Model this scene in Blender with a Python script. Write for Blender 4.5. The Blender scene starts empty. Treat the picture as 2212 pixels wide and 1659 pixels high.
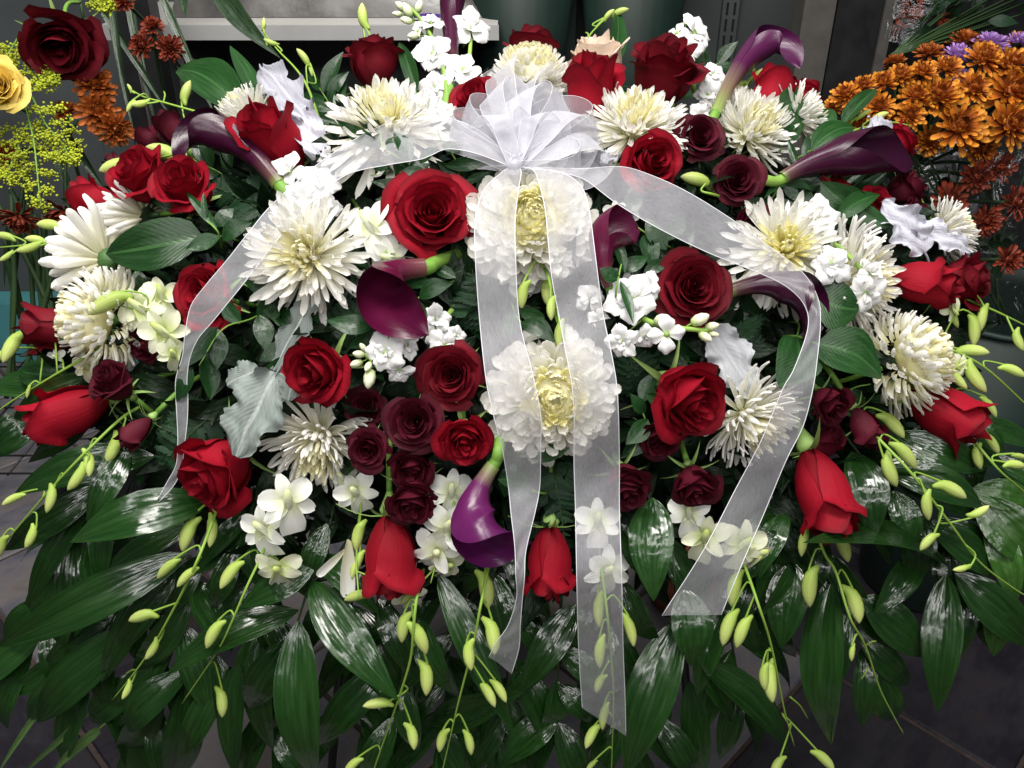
import bpy, math, random
import numpy as np
from mathutils import Vector, Matrix

# ------------------------------------------------------------------ camera
SC = bpy.context.scene
COL = SC.collection
PITCH = math.radians(31.0)
CAM_H = 1.15
FPX = 1915.8                     # focal length in photo pixels at a 2212 px wide frame
cam_data = bpy.data.cameras.new('camera')
cam = bpy.data.objects.new('camera', cam_data)
COL.objects.link(cam)
cam.location = (0, 0, CAM_H)
cam.rotation_euler = (math.pi / 2 - PITCH, 0, 0)
cam_data.sensor_fit = 'HORIZONTAL'
cam_data.sensor_width = 36.0
cam_data.lens = 36.0 * FPX / 2212.0
cam_data.clip_start = 0.02
cam_data.clip_end = 60
SC.camera = cam

# ------------------------------------------------------------------ light: indoor, ceiling fluorescents and one added fill strip
world = bpy.data.worlds.new('World')
SC.world = world
world.use_nodes = True
bgn = world.node_tree.nodes['Background']
bgn.inputs[0].default_value = (0.80, 0.86, 0.92, 1)
bgn.inputs[1].default_value = 0.07


def area(name, loc, target, sx, sy, power, col):
    l = bpy.data.lights.new(name, 'AREA')
    l.shape = 'RECTANGLE'
    l.size, l.size_y = sx, sy
    l.energy = power
    l.color = col
    o = bpy.data.objects.new(name, l)
    COL.objects.link(o)
    o.location = loc
    d = Vector(target) - Vector(loc)
    o.rotation_euler = d.to_track_quat('-Z', 'Y').to_euler()
    return o


area('ceiling_or_fill_light', (-0.30, 0.45, 2.55), (-0.05, 0.85, 0.75), 1.3, 0.35, 44, (1.0, 0.965, 0.915))
area('ceiling_or_fill_light', (0.55, -0.45, 2.50), (0.05, 0.75, 0.6), 1.5, 0.22, 14, (1.0, 0.97, 0.94))
area('ceiling_or_fill_light', (-0.75, -0.75, 2.50), (-0.05, 0.75, 0.6), 1.5, 0.22, 12, (1.0, 0.98, 0.96))
area('ceiling_or_fill_light', (0.10, 1.15, 2.40), (0.05, 0.95, 0.8), 1.2, 0.25, 15, (1.0, 0.98, 0.96))
area('ceiling_or_fill_light', (0.20, -2.10, 2.35), (0.0, 0.6, 0.5), 2.6, 0.22, 26, (1.0, 0.98, 0.96))  # added unseen strip: gloss on the low leaves and frontal fill

vs = SC.view_settings
SC.display_settings.display_device = 'sRGB'
vs.view_transform = 'Standard'
vs.look = 'None'
vs.exposure = 0.22
vs.gamma = 1.0
vs.use_curve_mapping = False
SC.cycles.transparent_max_bounces = 24
SC.cycles.max_bounces = 8
SC.cycles.caustics_reflective = False
SC.cycles.caustics_refractive = False

# ------------------------------------------------------------------ where things stand
RV = Vector((1, 0, 0))
FV = Vector((0, math.cos(PITCH), -math.sin(PITCH)))
UV = Vector((0, math.sin(PITCH), math.cos(PITCH)))
CP = Vector((0, 0, CAM_H))


def dep(x, y):
    """distance of the arrangement's domed surface, seen in the photo at x, y"""
    a = (x - 1106) / 1106
    b = (y - 829.5) / 829.5
    return 0.76 + 0.13 * a * a + (0.26 if b < 0 else 0.14) * b * b


def PD(x, y, d):
    return CP + RV * ((x - 1106) / FPX * d) - UV * ((y - 829.5) / FPX * d) + FV * d


def P(x, y, dz=0.0):
    return PD(x, y, dep(x, y) + dz)


def PX(x, y, dz=0.0):
    """metres per photo pixel there"""
    return (dep(x, y) + dz) / FPX


def W(v):
    return RV * v[0] + UV * v[1] - FV * v[2]


def frame(yax, nrm):
    """matrix with local Y along yax, local Z near nrm"""
    y = Vector(yax).normalized()
    n = Vector(nrm)
    x = y.cross(n)
    if x.length < 1e-5:
        x = y.orthogonal()
    x.normalize()
    z = x.cross(y)
    return Matrix((x, y, z)).transposed().to_4x4()


def zframe(axis, roll=0.0, ref=None):
    z = Vector(axis).normalized()
    r = Vector(ref) if ref is not None else UV
    x = r - z * r.dot(z)
    if x.length < 1e-4:
        x = z.orthogonal()
    x.normalize()
    y = z.cross(x)
    return Matrix((x, y, z)).transposed().to_4x4() @ Matrix.Rotation(roll, 4, 'Z')


def T(v):
    return Matrix.Translation(v)


def S3(x, y, z):
    return Matrix.Diagonal((x, y, z, 1))


# ------------------------------------------------------------------ mesh helpers
class G:
    def __init__(self):
        self.v, self.f, self.a = [], [], []

    def add(self, v, f, a=None, M=None):
        o = len(self.v)
        if M is not None:
            v = [tuple(M @ Vector(p)) for p in v]
        self.v.extend([tuple(p) for p in v])
        self.f.extend([tuple(i + o for i in q) for q in f])
        self.a.extend(a if a is not None else [(0.5, 0.5, 0.5)] * len(v))
        return self

    def box(self, x0, x1, y0, y1, z0, z1, M=None):
        v = [(x0, y0, z0), (x1, y0, z0), (x1, y1, z0), (x0, y1, z0), (x0, y0, z1), (x1, y0, z1), (x1, y1, z1), (x0, y1, z1)]
        f = [(0, 3, 2, 1), (4, 5, 6, 7), (0, 1, 5, 4), (1, 2, 6, 5), (2, 3, 7, 6), (3, 0, 4, 7)]
        return self.add(v, f, None, M)

    def mesh(self, name, mat=None, smooth=True):
        me = bpy.data.meshes.new(name)
        me.from_pydata(self.v, [], self.f)
        at = me.attributes.new('ts', 'FLOAT_COLOR', 'POINT')
        arr = np.ones((len(self.v), 4), dtype=np.float32)
        if self.v:
            arr[:, :3] = np.array(self.a, dtype=np.float32)
            at.data.foreach_set('color', arr.ravel())
        if smooth:
            me.polygons.foreach_set('use_smooth', [True] * len(me.polygons))
        if mat:
            me.materials.append(mat)
        me.update()
        return me


def sheet(nu, nv, fn, rnd=0.5):
    """grid of s in -1..1 by t in 0..1, fn(s, t) -> x, y, z arrays"""
    s, t = np.meshgrid(np.linspace(-1, 1, nu), np.linspace(0, 1, nv))
    s, t = s.ravel(), t.ravel()
    x, y, z = fn(s, t)
    v = np.stack([x, y, z], 1).tolist()
    f = [(j * nu + i, j * nu + i + 1, (j + 1) * nu + i + 1, (j + 1) * nu + i) for j in range(nv - 1) for i in range(nu - 1)]
    a = np.stack([s * .5 + .5, t, np.full_like(s, rnd)], 1).tolist()
    return v, f, a


def catmull(pts, n):
    pts = [np.array(p, float) for p in pts]
    if len(pts) == 2:
        return [pts[0] + (pts[1] - pts[0]) * k / n for k in range(n + 1)]
    p = [2 * pts[0] - pts[1]] + pts + [2 * pts[-1] - pts[-2]]
    out = []
    for i in range(1, len(p) - 2):
        for k in range(n):
            u = k / n
            out.append(.5 * (2 * p[i] + (p[i + 1] - p[i - 1]) * u + (2 * p[i - 1] - 5 * p[i] + 4 * p[i + 1] - p[i + 2]) * u * u
                             + (3 * p[i] - p[i - 1] - 3 * p[i + 1] + p[i + 2]) * u ** 3))
    out.append(pts[-1])
    return out


def tube(pts, r0, r1=None, sides=6, n=5):
    c = [Vector(q) for q in catmull([tuple(q) for q in pts], n)]
    r1 = r0 if r1 is None else r1
    v, f, a = [], [], []
    nrm = None
    m = len(c)
    for i, p in enumerate(c):
        d = (c[min(i + 1, m - 1)] - c[max(i - 1, 0)])
        if d.length < 1e-9:
            d = Vector((0, 0, 1))
        d.normalize()
        nrm = d.orthogonal() if nrm is None else (nrm - d * nrm.dot(d))
        nrm.normalize()
        b = d.cross(nrm)
        r = r0 + (r1 - r0) * i / (m - 1)
        for k in range(sides):
            an = 2 * math.pi * k / sides
            v.append(tuple(p + nrm * (r * math.cos(an)) + b * (r * math.sin(an))))
            a.append((k / sides, i / (m - 1), .5))
    for i in range(m - 1):
        for k in range(sides):
            f.append((i * sides + k, i * sides + (k + 1) % sides, (i + 1) * sides + (k + 1) % sides, (i + 1) * sides + k))
    f.append(tuple(range(sides))[::-1])
    f.append(tuple((m - 1) * sides + k for k in range(sides)))
    return v, f, a


def lathe(prof, sides=10, bend=0.0):
    """profile of (r, y) around local Y"""
    v, f, a = [], [], []
    y0, y1 = prof[0][1], prof[-1][1]
    for j, (r, y) in enumerate(prof):
        u = (y - y0) / (y1 - y0 + 1e-9)
        for k in range(sides):
            an = 2 * math.pi * k / sides
            v.append((r * math.cos(an) + bend * u * u, y, r * math.sin(an)))
            a.append((k / sides, u, .5))
    n = len(prof)
    for j in range(n - 1):
        for k in range(sides):
            f.append((j * sides + k, (j + 1) * sides + k, (j + 1) * sides + (k + 1) % sides, j * sides + (k + 1) % sides))
    f.append(tuple(range(sides)))
    f.append(tuple((n - 1) * sides + k for k in range(sides))[::-1])
    return v, f, a


def part(name, me, parent, M=None, label=None, kind=None):
    o = bpy.data.objects.new(name, me)
    COL.objects.link(o)
    o.parent = parent
    if M is not None:
        o.matrix_basis = M
    if label:
        o['label'] = label
    if kind:
        o['kind'] = kind
    return o


def thing(name, loc, label, cat, group=None):
    o = bpy.data.objects.new(name, None)
    o.empty_display_size = 0.02
    COL.objects.link(o)
    o.location = loc
    o['label'] = label
    o['category'] = cat
    if group:
        o['group'] = group
    return o


def solo(name, me, loc, label, cat, group=None, kind=None):
    o = bpy.data.objects.new(name, me)
    COL.objects.link(o)
    o.location = loc
    if kind:
        o['kind'] = kind
    if label:
        o['label'] = label
    if cat:
        o['category'] = cat
    if group:
        o['group'] = group
    return o


# ------------------------------------------------------------------ materials
def mat_new(name):
    m = bpy.data.materials.new(name)
    m.use_nodes = True
    nt = m.node_tree
    return m, nt, nt.nodes, nt.links, nt.nodes['Principled BSDF'], nt.nodes['Material Output']


def ramp(N, pts):
    r = N.new('ShaderNodeValToRGB')
    e = r.color_ramp.elements
    while len(e) < len(pts):
        e.new(0.5)
    for i, (p, c) in enumerate(pts):
        e[i].position = p
        e[i].color = (*c, 1)
    return r


def ts_nodes(N, L):
    at = N.new('ShaderNodeAttribute')
    at.attribute_name = 'ts'
    sp = N.new('ShaderNodeSeparateXYZ')
    L.new(at.outputs['Vector'], sp.inputs[0])
    return at, sp


def math_n(N, L, op, a, b=None):
    n = N.new('ShaderNodeMath')
    n.operation = op
    for i, q in enumerate((a, b)):
        if q is None:
            continue
        if isinstance(q, (int, float)):
            n.inputs[i].default_value = q
        else:
            L.new(q, n.inputs[i])
    return n.outputs[0]


def petal_mat(name, c_base, c_tip, rough=.5, trans=.18, sheen=0.0, spec=.3, var=.12, vein=.15, stops=None, rim=1.0):
    """petal: colour from claw to rim along the petal, fine veins, soft light through it"""
    m, nt, N, L, bs, out = mat_new(name)
    at, sp = ts_nodes(N, L)
    r = ramp(N, stops or [(0.0, c_base), (0.6, c_tip), (.90, c_tip), (1.0, tuple(q * rim for q in c_tip))])
    L.new(sp.outputs[1], r.inputs[0])
    mp = N.new('ShaderNodeMapping')
    mp.inputs['Scale'].default_value = (22, 2.2, 9)
    L.new(at.outputs['Vector'], mp.inputs[0])
    nz = N.new('ShaderNodeTexNoise')
    nz.inputs['Scale'].default_value = 1.0
    nz.inputs['Detail'].default_value = 3
    L.new(mp.outputs[0], nz.inputs[0])
    oi = N.new('ShaderNodeObjectInfo')
    hs = N.new('ShaderNodeHueSaturation')
    val = math_n(N, L, 'ADD', math_n(N, L, 'MULTIPLY', oi.outputs['Random'], 2 * var), 1 - var)
    val = math_n(N, L, 'MULTIPLY', val, math_n(N, L, 'ADD', math_n(N, L, 'MULTIPLY', nz.outputs[0], 2 * vein), 1 - vein))
    L.new(val, hs.inputs['Value'])
    L.new(r.outputs[0], hs.inputs['Color'])
    colr = hs.outputs[0]
    L.new(colr, bs.inputs['Base Color'])
    bs.inputs['Roughness'].default_value = rough
    bs.inputs['Specular IOR Level'].default_value = spec
    if sheen:
        bs.inputs['Sheen Weight'].default_value = sheen
        bs.inputs['Sheen Roughness'].default_value = .4
        L.new(colr, bs.inputs['Sheen Tint'])
    bp = N.new('ShaderNodeBump')
    bp.inputs['Strength'].default_value = .28
    bp.inputs['Distance'].default_value = .0012
    L.new(nz.outputs[0], bp.inputs['Height'])
    L.new(bp.outputs[0], bs.inputs['Normal'])
    if trans:
        tr = N.new('ShaderNodeBsdfTranslucent')
        L.new(colr, tr.inputs[0])
        mx = N.new('ShaderNodeMixShader')
        mx.inputs[0].default_value = trans
        L.new(bs.outputs[0], mx.inputs[1])
        L.new(tr.outputs[0], mx.inputs[2])
        L.new(mx.outputs[0], out.inputs[0])
    return m


def leaf_mat(name, c0, c1, c_rib=None, rough=(.12, .42), vein='par', spec=.5, trans=.06, bump=.5):
    """leaf: patchy sheen with wet streaks, parallel or feathered veins"""
    m, nt, N, L, bs, out = mat_new(name)
    at, sp = ts_nodes(N, L)
    oi = N.new('ShaderNodeObjectInfo')
    geo = N.new('ShaderNodeTexCoord')
    nz = N.new('ShaderNodeTexNoise')
    nz.inputs['Scale'].default_value = 28
    nz.inputs['Detail'].default_value = 4
    L.new(geo.outputs['Object'], nz.inputs[0])
    cb = N.new('ShaderNodeCombineXYZ')
    L.new(math_n(N, L, 'MULTIPLY', sp.outputs[0], 11), cb.inputs[0])
    L.new(math_n(N, L, 'MULTIPLY', sp.outputs[1], 3.0), cb.inputs[1])
    L.new(math_n(N, L, 'MULTIPLY', oi.outputs['Random'], 40), cb.inputs[2])
    st = N.new('ShaderNodeTexNoise')
    st.inputs['Scale'].default_value = 1.0
    st.inputs['Detail'].default_value = 2.2
    st.inputs['Roughness'].default_value = .5
    L.new(cb.outputs[0], st.inputs[0])
    r = ramp(N, [(.25, c0), (.75, c1)])
    L.new(st.outputs[0], r.inputs[0])
    hs = N.new('ShaderNodeHueSaturation')
    L.new(math_n(N, L, 'ADD', math_n(N, L, 'MULTIPLY', oi.outputs['Random'], .6), .7), hs.inputs['Value'])
    L.new(r.outputs[0], hs.inputs['Color'])
    colr = hs.outputs[0]
    a_s = math_n(N, L, 'ABSOLUTE', math_n(N, L, 'SUBTRACT', sp.outputs[0], .5))
    if c_rib:
        rb = math_n(N, L, 'LESS_THAN', a_s, .035)
        mx = N.new('ShaderNodeMix')
        mx.data_type = 'RGBA'
        L.new(math_n(N, L, 'MULTIPLY', rb, .7), mx.inputs[0])
        L.new(colr, mx.inputs[6])
        mx.inputs[7].default_value = (*c_rib, 1)
        colr = mx.outputs[2]
    L.new(colr, bs.inputs['Base Color'])
    # wetness patches
    wr = ramp(N, [(.42, (rough[0],) * 3), (.64, (rough[1],) * 3)])
    L.new(st.outputs[0], wr.inputs[0])
    L.new(wr.outputs[0], bs.inputs['Roughness'])
    bs.inputs['Specular IOR Level'].default_value = spec
    if vein == 'par':
        h = math_n(N, L, 'SINE', math_n(N, L, 'MULTIPLY', sp.outputs[0], 62.0))
        h = math_n(N, L, 'MULTIPLY', h, .07)
    else:
        h = math_n(N, L, 'SINE', math_n(N, L, 'SUBTRACT', math_n(N, L, 'MULTIPLY', sp.outputs[1], 40.0), math_n(N, L, 'MULTIPLY', a_s, 34.0)))
        h = math_n(N, L, 'POWER', math_n(N, L, 'ABSOLUTE', h), .5)
        h = math_n(N, L, 'MULTIPLY', h, .30)
    wv = N.new('ShaderNodeTexNoise')           # soft cockling of the blade
    wv.inputs['Scale'].default_value = 1.0
    wv.inputs['Detail'].default_value = 1.5
    cb2 = N.new('ShaderNodeCombineXYZ')
    L.new(math_n(N, L, 'MULTIPLY', sp.outputs[0], 3.2), cb2.inputs[0])
    L.new(math_n(N, L, 'MULTIPLY', sp.outputs[1], 7.0), cb2.inputs[1])
    L.new(math_n(N, L, 'MULTIPLY', oi.outputs['Random'], 60), cb2.inputs[2])
    L.new(cb2.outputs[0], wv.inputs[0])
    h = math_n(N, L, 'ADD', h, math_n(N, L, 'MULTIPLY', wv.outputs[0], 4.0 if vein == 'par' else 1.2))
    h = math_n(N, L, 'ADD', h, math_n(N, L, 'MULTIPLY', st.outputs[0], .10 if vein == 'par' else .0))
    bp = N.new('ShaderNodeBump')
    bp.inputs['Strength'].default_value = bump
    bp.inputs['Distance'].default_value = .0016
    L.new(h, bp.inputs['Height'])
    L.new(bp.outputs[0], bs.inputs['Normal'])
    if trans:
        tr = N.new('ShaderNodeBsdfTranslucent')
        L.new(colr, tr.inputs[0])
        mx2 = N.new('ShaderNodeMixShader')
        mx2.inputs[0].default_value = trans
        L.new(bs.outputs[0], mx2.inputs[1])
        L.new(tr.outputs[0], mx2.inputs[2])
        L.new(mx2.outputs[0], out.inputs[0])
    return m


def plain_mat(name, c, rough=.5, spec=.4, noise=.2, scale=40, metal=0, bump=.0):
    m, nt, N, L, bs, out = mat_new(name)
    tc = N.new('ShaderNodeTexCoord')
    nz = N.new('ShaderNodeTexNoise')
    nz.inputs['Scale'].default_value = scale
    nz.inputs['Detail'].default_value = 5
    L.new(tc.outputs['Object'], nz.inputs[0])
    r = ramp(N, [(.3, tuple(q * (1 - noise) for q in c)), (.7, tuple(min(1, q * (1 + noise)) for q in c))])
    L.new(nz.outputs[0], r.inputs[0])
    L.new(r.outputs[0], bs.inputs['Base Color'])
    bs.inputs['Roughness'].default_value = rough
    bs.inputs['Specular IOR Level'].default_value = spec
    bs.inputs['Metallic'].default_value = metal
    if bump:
        bp = N.new('ShaderNodeBump')
        bp.inputs['Strength'].default_value = bump
        bp.inputs['Distance'].default_value = .003
        L.new(nz.outputs[0], bp.inputs['Height'])
        L.new(bp.outputs[0], bs.inputs['Normal'])
    return m


def slate_mat(name, cols, rough=.5):
    m, nt, N, L, bs, out = mat_new(name)
    tc = N.new('ShaderNodeTexCoord')
    oi = N.new('ShaderNodeObjectInfo')
    ad = N.new('ShaderNodeVectorMath')
    L.new(tc.outputs['Object'], ad.inputs[0])
    cb = N.new('ShaderNodeCombineXYZ')
    L.new(math_n(N, L, 'MULTIPLY', oi.outputs['Random'], 30), cb.inputs[0])
    L.new(cb.outputs[0], ad.inputs[1])
    mp = N.new('ShaderNodeMapping')
    mp.inputs['Scale'].default_value = (1, 2.2, 1)
    mp.inputs['Rotation'].default_value = (0, 0, .5)
    L.new(ad.outputs[0], mp.inputs[0])
    nz = N.new('ShaderNodeTexNoise')
    nz.inputs['Scale'].default_value = 7
    nz.inputs['Detail'].default_value = 8
    nz.inputs['Roughness'].default_value = .65
    L.new(mp.outputs[0], nz.inputs[0])
    r = ramp(N, [(.30 + .13 * i, c) for i, c in enumerate(cols)])
    L.new(nz.outputs[0], r.inputs[0])
    L.new(r.outputs[0], bs.inputs['Base Color'])
    bs.inputs['Roughness'].default_value = rough
    bp = N.new('ShaderNodeBump')
    bp.inputs['Strength'].default_value = .5
    bp.inputs['Distance'].default_value = .004
    L.new(nz.outputs[0], bp.inputs['Height'])
    L.new(bp.outputs[0], bs.inputs['Normal'])
    return m


def organza_mat(name, lo, hi):
    """sheer woven ribbon: fine threads, crinkles, see-through"""
    m, nt, N, L, bs, out = mat_new(name)
    at, sp = ts_nodes(N, L)
    tc = N.new('ShaderNodeTexCoord')
    nz = N.new('ShaderNodeTexNoise')
    nz.inputs['Scale'].default_value = 60
    nz.inputs['Detail'].default_value = 5
    L.new(tc.outputs['Object'], nz.inputs[0])
    mp = N.new('ShaderNodeMapping')
    mp.inputs['Scale'].default_value = (90, 500, 300)
    L.new(at.outputs['Vector'], mp.inputs[0])
    th = N.new('ShaderNodeTexNoise')
    th.inputs['Scale'].default_value = .35
    th.inputs['Detail'].default_value = 2
    L.new(mp.outputs[0], th.inputs[0])
    al = math_n(N, L, 'ADD', math_n(N, L, 'MULTIPLY', nz.outputs[0], .35), math_n(N, L, 'MULTIPLY', th.outputs[0], .65))
    r = ramp(N, [(.3, (lo,) * 3), (.7, (hi,) * 3)])
    L.new(al, r.inputs[0])
    df = N.new('ShaderNodeBsdfDiffuse')
    df.inputs[0].default_value = (.74, .74, .80, 1)
    tl = N.new('ShaderNodeBsdfTranslucent')
    tl.inputs[0].default_value = (.74, .74, .80, 1)
    gl = N.new('ShaderNodeBsdfGlossy')
    gl.inputs[0].default_value = (.9, .9, .95, 1)
    gl.inputs['Roughness'].default_value = .45
    m1 = N.new('ShaderNodeMixShader')
    m1.inputs[0].default_value = .45
    L.new(df.outputs[0], m1.inputs[1])
    L.new(tl.outputs[0], m1.inputs[2])
    m3 = N.new('ShaderNodeMixShader')
    m3.inputs[0].default_value = .07
    L.new(m1.outputs[0], m3.inputs[1])
    L.new(gl.outputs[0], m3.inputs[2])
    tp = N.new('ShaderNodeBsdfTransparent')
    m2 = N.new('ShaderNodeMixShader')
    L.new(r.outputs[0], m2.inputs[0])
    L.new(tp.outputs[0], m2.inputs[1])
    L.new(m3.outputs[0], m2.inputs[2])
    L.new(m2.outputs[0], out.inputs[0])
    return m


def clear_mat(name, amt=.12, tint=(.9, .92, .95)):
    m, nt, N, L, bs, out = mat_new(name)
    tc = N.new('ShaderNodeTexCoord')
    nz = N.new('ShaderNodeTexNoise')
    nz.inputs['Scale'].default_value = 14
    nz.inputs['Detail'].default_value = 4
    nz.inputs['Distortion'].default_value = 1.5
    L.new(tc.outputs['Object'], nz.inputs[0])
    bp = N.new('ShaderNodeBump')
    bp.inputs['Strength'].default_value = 1
    bp.inputs['Distance'].default_value = .02
    L.new(nz.outputs[0], bp.inputs['Height'])
    gl = N.new('ShaderNodeBsdfGlossy')
    gl.inputs[0].default_value = (*tint, 1)
    gl.inputs['Roughness'].default_value = .22
    L.new(bp.outputs[0], gl.inputs['Normal'])
    tp = N.new('ShaderNodeBsdfTransparent')
    tp.inputs[0].default_value = (.93, .94, .95, 1)
    mx = N.new('ShaderNodeMixShader')
    mx.inputs[0].default_value = amt
    L.new(tp.outputs[0], mx.inputs[1])
    L.new(gl.outputs[0], mx.inputs[2])
    L.new(mx.outputs[0], out.inputs[0])
    return m


M = {}
M['red'] = petal_mat('red rose petal', (.16, .0025, .008), (.28, .004, .015), rough=.68, trans=.16, sheen=.5, spec=.15, rim=.45)
M['deep'] = petal_mat('dark red rose petal', (.085, .002, .007), (.145, .0025, .010), rough=.68, trans=.12, sheen=.5, spec=.2, rim=.45)
M['wine'] = petal_mat('burgundy rose petal', (.040, .0015, .007), (.075, .003, .012), rough=.68, trans=.1, sheen=.5, spec=.2, rim=.45)
M['dusk'] = petal_mat('shaded dark red rose petal', (.06, .002, .006), (.11, .003, .009), rough=.65, trans=.08, sheen=.3, spec=.15, rim=.5)  # the dim light on the left bouquet is put into this red
M['blush'] = petal_mat('blush rose petal', (.75, .55, .38), (.84, .70, .58), rough=.55, trans=.25)
M['yellow'] = petal_mat('yellow rose petal', (.82, .58, .06), (.86, .66, .16), rough=.55, trans=.25)
M['mum_w'] = petal_mat('white mum petal', (.76, .73, .36), (.86, .85, .80), rough=.55, trans=.40, var=.04, vein=.03, stops=[(0, (.80, .78, .52)), (.3, (.86, .845, .72)), (.6, (.89, .88, .84))])
M['mum_c'] = petal_mat('cream mum petal', (.78, .72, .28), (.86, .82, .60), rough=.55, trans=.38, var=.04, vein=.03, stops=[(0, (.80, .75, .36)), (.5, (.86, .82, .52)), (1, (.88, .86, .72))])
M['mum_y'] = petal_mat('yellow cream mum petal', (.8, .72, .2), (.86, .8, .4), rough=.55, trans=.38, var=.04, vein=.03, stops=[(0, (.82, .74, .26)), (.5, (.88, .83, .42)), (1, (.89, .86, .60))])
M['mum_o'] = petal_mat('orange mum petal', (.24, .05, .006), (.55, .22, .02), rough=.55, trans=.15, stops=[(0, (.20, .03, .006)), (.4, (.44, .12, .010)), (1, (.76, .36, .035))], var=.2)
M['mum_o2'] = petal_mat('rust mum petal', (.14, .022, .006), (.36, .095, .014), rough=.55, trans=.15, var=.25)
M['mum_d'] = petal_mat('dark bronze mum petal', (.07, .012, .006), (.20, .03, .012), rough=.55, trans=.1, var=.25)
M['mum_p'] = petal_mat('purple mum petal', (.28, .12, .40), (.42, .24, .56), rough=.55, trans=.2)
M['stock'] = petal_mat('white stock petal', (.70, .78, .45), (.86, .86, .84), rough=.5, trans=.14, var=.05, vein=.05, stops=[(0, (.5, .62, .2)), (.22, (.82, .84, .72)), (.5, (.76, .755, .76))])
M['stock_bud'] = petal_mat('stock bud', (.40, .52, .16), (.78, .80, .58), rough=.5, trans=.15)
M['orch'] = petal_mat('white orchid petal', (.72, .78, .42), (.86, .87, .82), rough=.45, trans=.3, var=.05, vein=.06)
M['orch_g'] = petal_mat('green white orchid petal', (.55, .66, .18), (.80, .82, .62), rough=.45, trans=.3, var=.05, vein=.06)
M['bud'] = petal_mat('orchid bud', (.36, .50, .08), (.60, .68, .17), rough=.45, trans=.2, vein=.14, var=.16, stops=[(0, (.36, .50, .10)), (.3, (.36, .50, .09)), (.65, (.49, .59, .17)), (1, (.58, .62, .24))])
M['bstem'] = petal_mat('orchid stem green', (.17, .30, .045), (.22, .36, .055), rough=.45, trans=0)
M['gstem'] = petal_mat('flower stem green', (.10, .22, .03), (.16, .30, .05), rough=.5, trans=0)
M['palestem'] = petal_mat('pale green stem', (.17, .32, .05), (.25, .40, .08), rough=.45, trans=0)
M['dstem'] = petal_mat('dark stem green', (.02, .045, .015), (.03, .06, .02), rough=.5, trans=0)
M['calla_d'] = petal_mat('dark purple calla', (.065, .012, .04), (.035, .003, .022), rough=.27, trans=.06, spec=.4, stops=[(0, (.14, .18, .05)), (.04, (.09, .04, .04)), (.16, (.042, .005, .022)), (1, (.020, .002, .013))])
M['calla_p'] = petal_mat('purple calla', (.10, .01, .075), (.16, .008, .13), rough=.27, trans=.08, spec=.4, stops=[(0, (.20, .28, .08)), (.06, (.20, .16, .10)), (.15, (.10, .012, .075)), (1, (.060, .004, .052))])
M['calla_q'] = petal_mat('dusky purple calla', (.10, .01, .075), (.16, .008, .13), rough=.3, trans=.08, spec=.4, stops=[(0, (.20, .28, .08)), (.10, (.16, .12, .07)), (.26, (.060, .008, .042)), (1, (.045, .004, .034))])
M['calla_m'] = petal_mat('magenta calla', (.12, .006, .045), (.09, .003, .035), rough=.27, trans=.08, spec=.4, stops=[(0, (.14, .05, .05)), (.2, (.09, .006, .03)), (1, (.060, .002, .022))])
M['spadix'] = plain_mat('calla spadix', (.62, .20, .02), .6, noise=.4, scale=400)
M['palm'] = leaf_mat('palm leaflet', (.006, .026, .005), (.015, .050, .009), rough=(.15, .30), vein='par', spec=.55, bump=.22)
M['palm_l'] = leaf_mat('young palm leaflet', (.022, .07, .010), (.038, .105, .018), rough=(.2, .45), vein='par', spec=.5, bump=.4)
M['salal'] = leaf_mat('broad leaf', (.008, .034, .008), (.017, .060, .014), (.035, .10, .028), rough=(.28, .42), vein='f', spec=.32, bump=.22)
M['ruscus'] = leaf_mat('ruscus leaf', (.006, .028, .007), (.014, .050, .013), rough=(.26, .40), vein='par', spec=.30, bump=.08)
M['fern'] = leaf_mat('fern pinna', (.006, .024, .009), (.013, .042, .016), rough=(.4, .6), vein='f', spec=.2, bump=.3)
M['blade'] = leaf_mat('sword leaf', (.010, .026, .010), (.022, .05, .018), rough=(.3, .5), vein='par', spec=.4, bump=.3)
M['grass'] = leaf_mat('grass blade', (.05, .11, .03), (.09, .16, .05), rough=(.4, .6), vein='par', spec=.3, bump=.3)
M['dusty_w'] = leaf_mat('silver white felt leaf', (.33, .33, .38), (.48, .48, .54), (.50, .50, .54), rough=(.8, .9), vein='f', spec=.1, trans=.1, bump=.6)
M['dusty_m'] = leaf_mat('grey felt leaf', (.27, .28, .30), (.38, .39, .41), (.46, .47, .49), rough=(.75, .9), vein='f', spec=.12, trans=.1, bump=.5)
M['dusty_g'] = leaf_mat('grey green felt leaf', (.15, .185, .17), (.23, .26, .245), (.37, .40, .385), rough=(.7, .85), vein='f', spec=.15, trans=.08, bump=.6)
M['calyx'] = petal_mat('calyx green', (.14, .26, .05), (.26, .40, .12), rough=.5, trans=.1)
M['calyx_d'] = petal_mat('mum calyx', (.02, .06, .02), (.05, .12, .03), rough=.5, trans=0)
M['goldenrod'] = petal_mat('goldenrod', (.30, .38, .02), (.50, .53, .04), rough=.6, trans=.1, var=.3)
M['organza'] = organza_mat('white organza', .29, .40)
M['organza_b'] = organza_mat('white organza bow', .42, .58)
M['hem'] = plain_mat('white ribbon edge', (.62, .62, .66), .5, noise=.05)
M['foam'] = plain_mat('dark floral foam', (.008, .02, .008), .9, noise=.5, scale=90, bump=.5)
M['dark'] = leaf_mat('packed greenery', (.003, .010, .003), (.006, .020, .006), rough=(.35, .6), vein='par', spec=.18, bump=.3)
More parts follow.
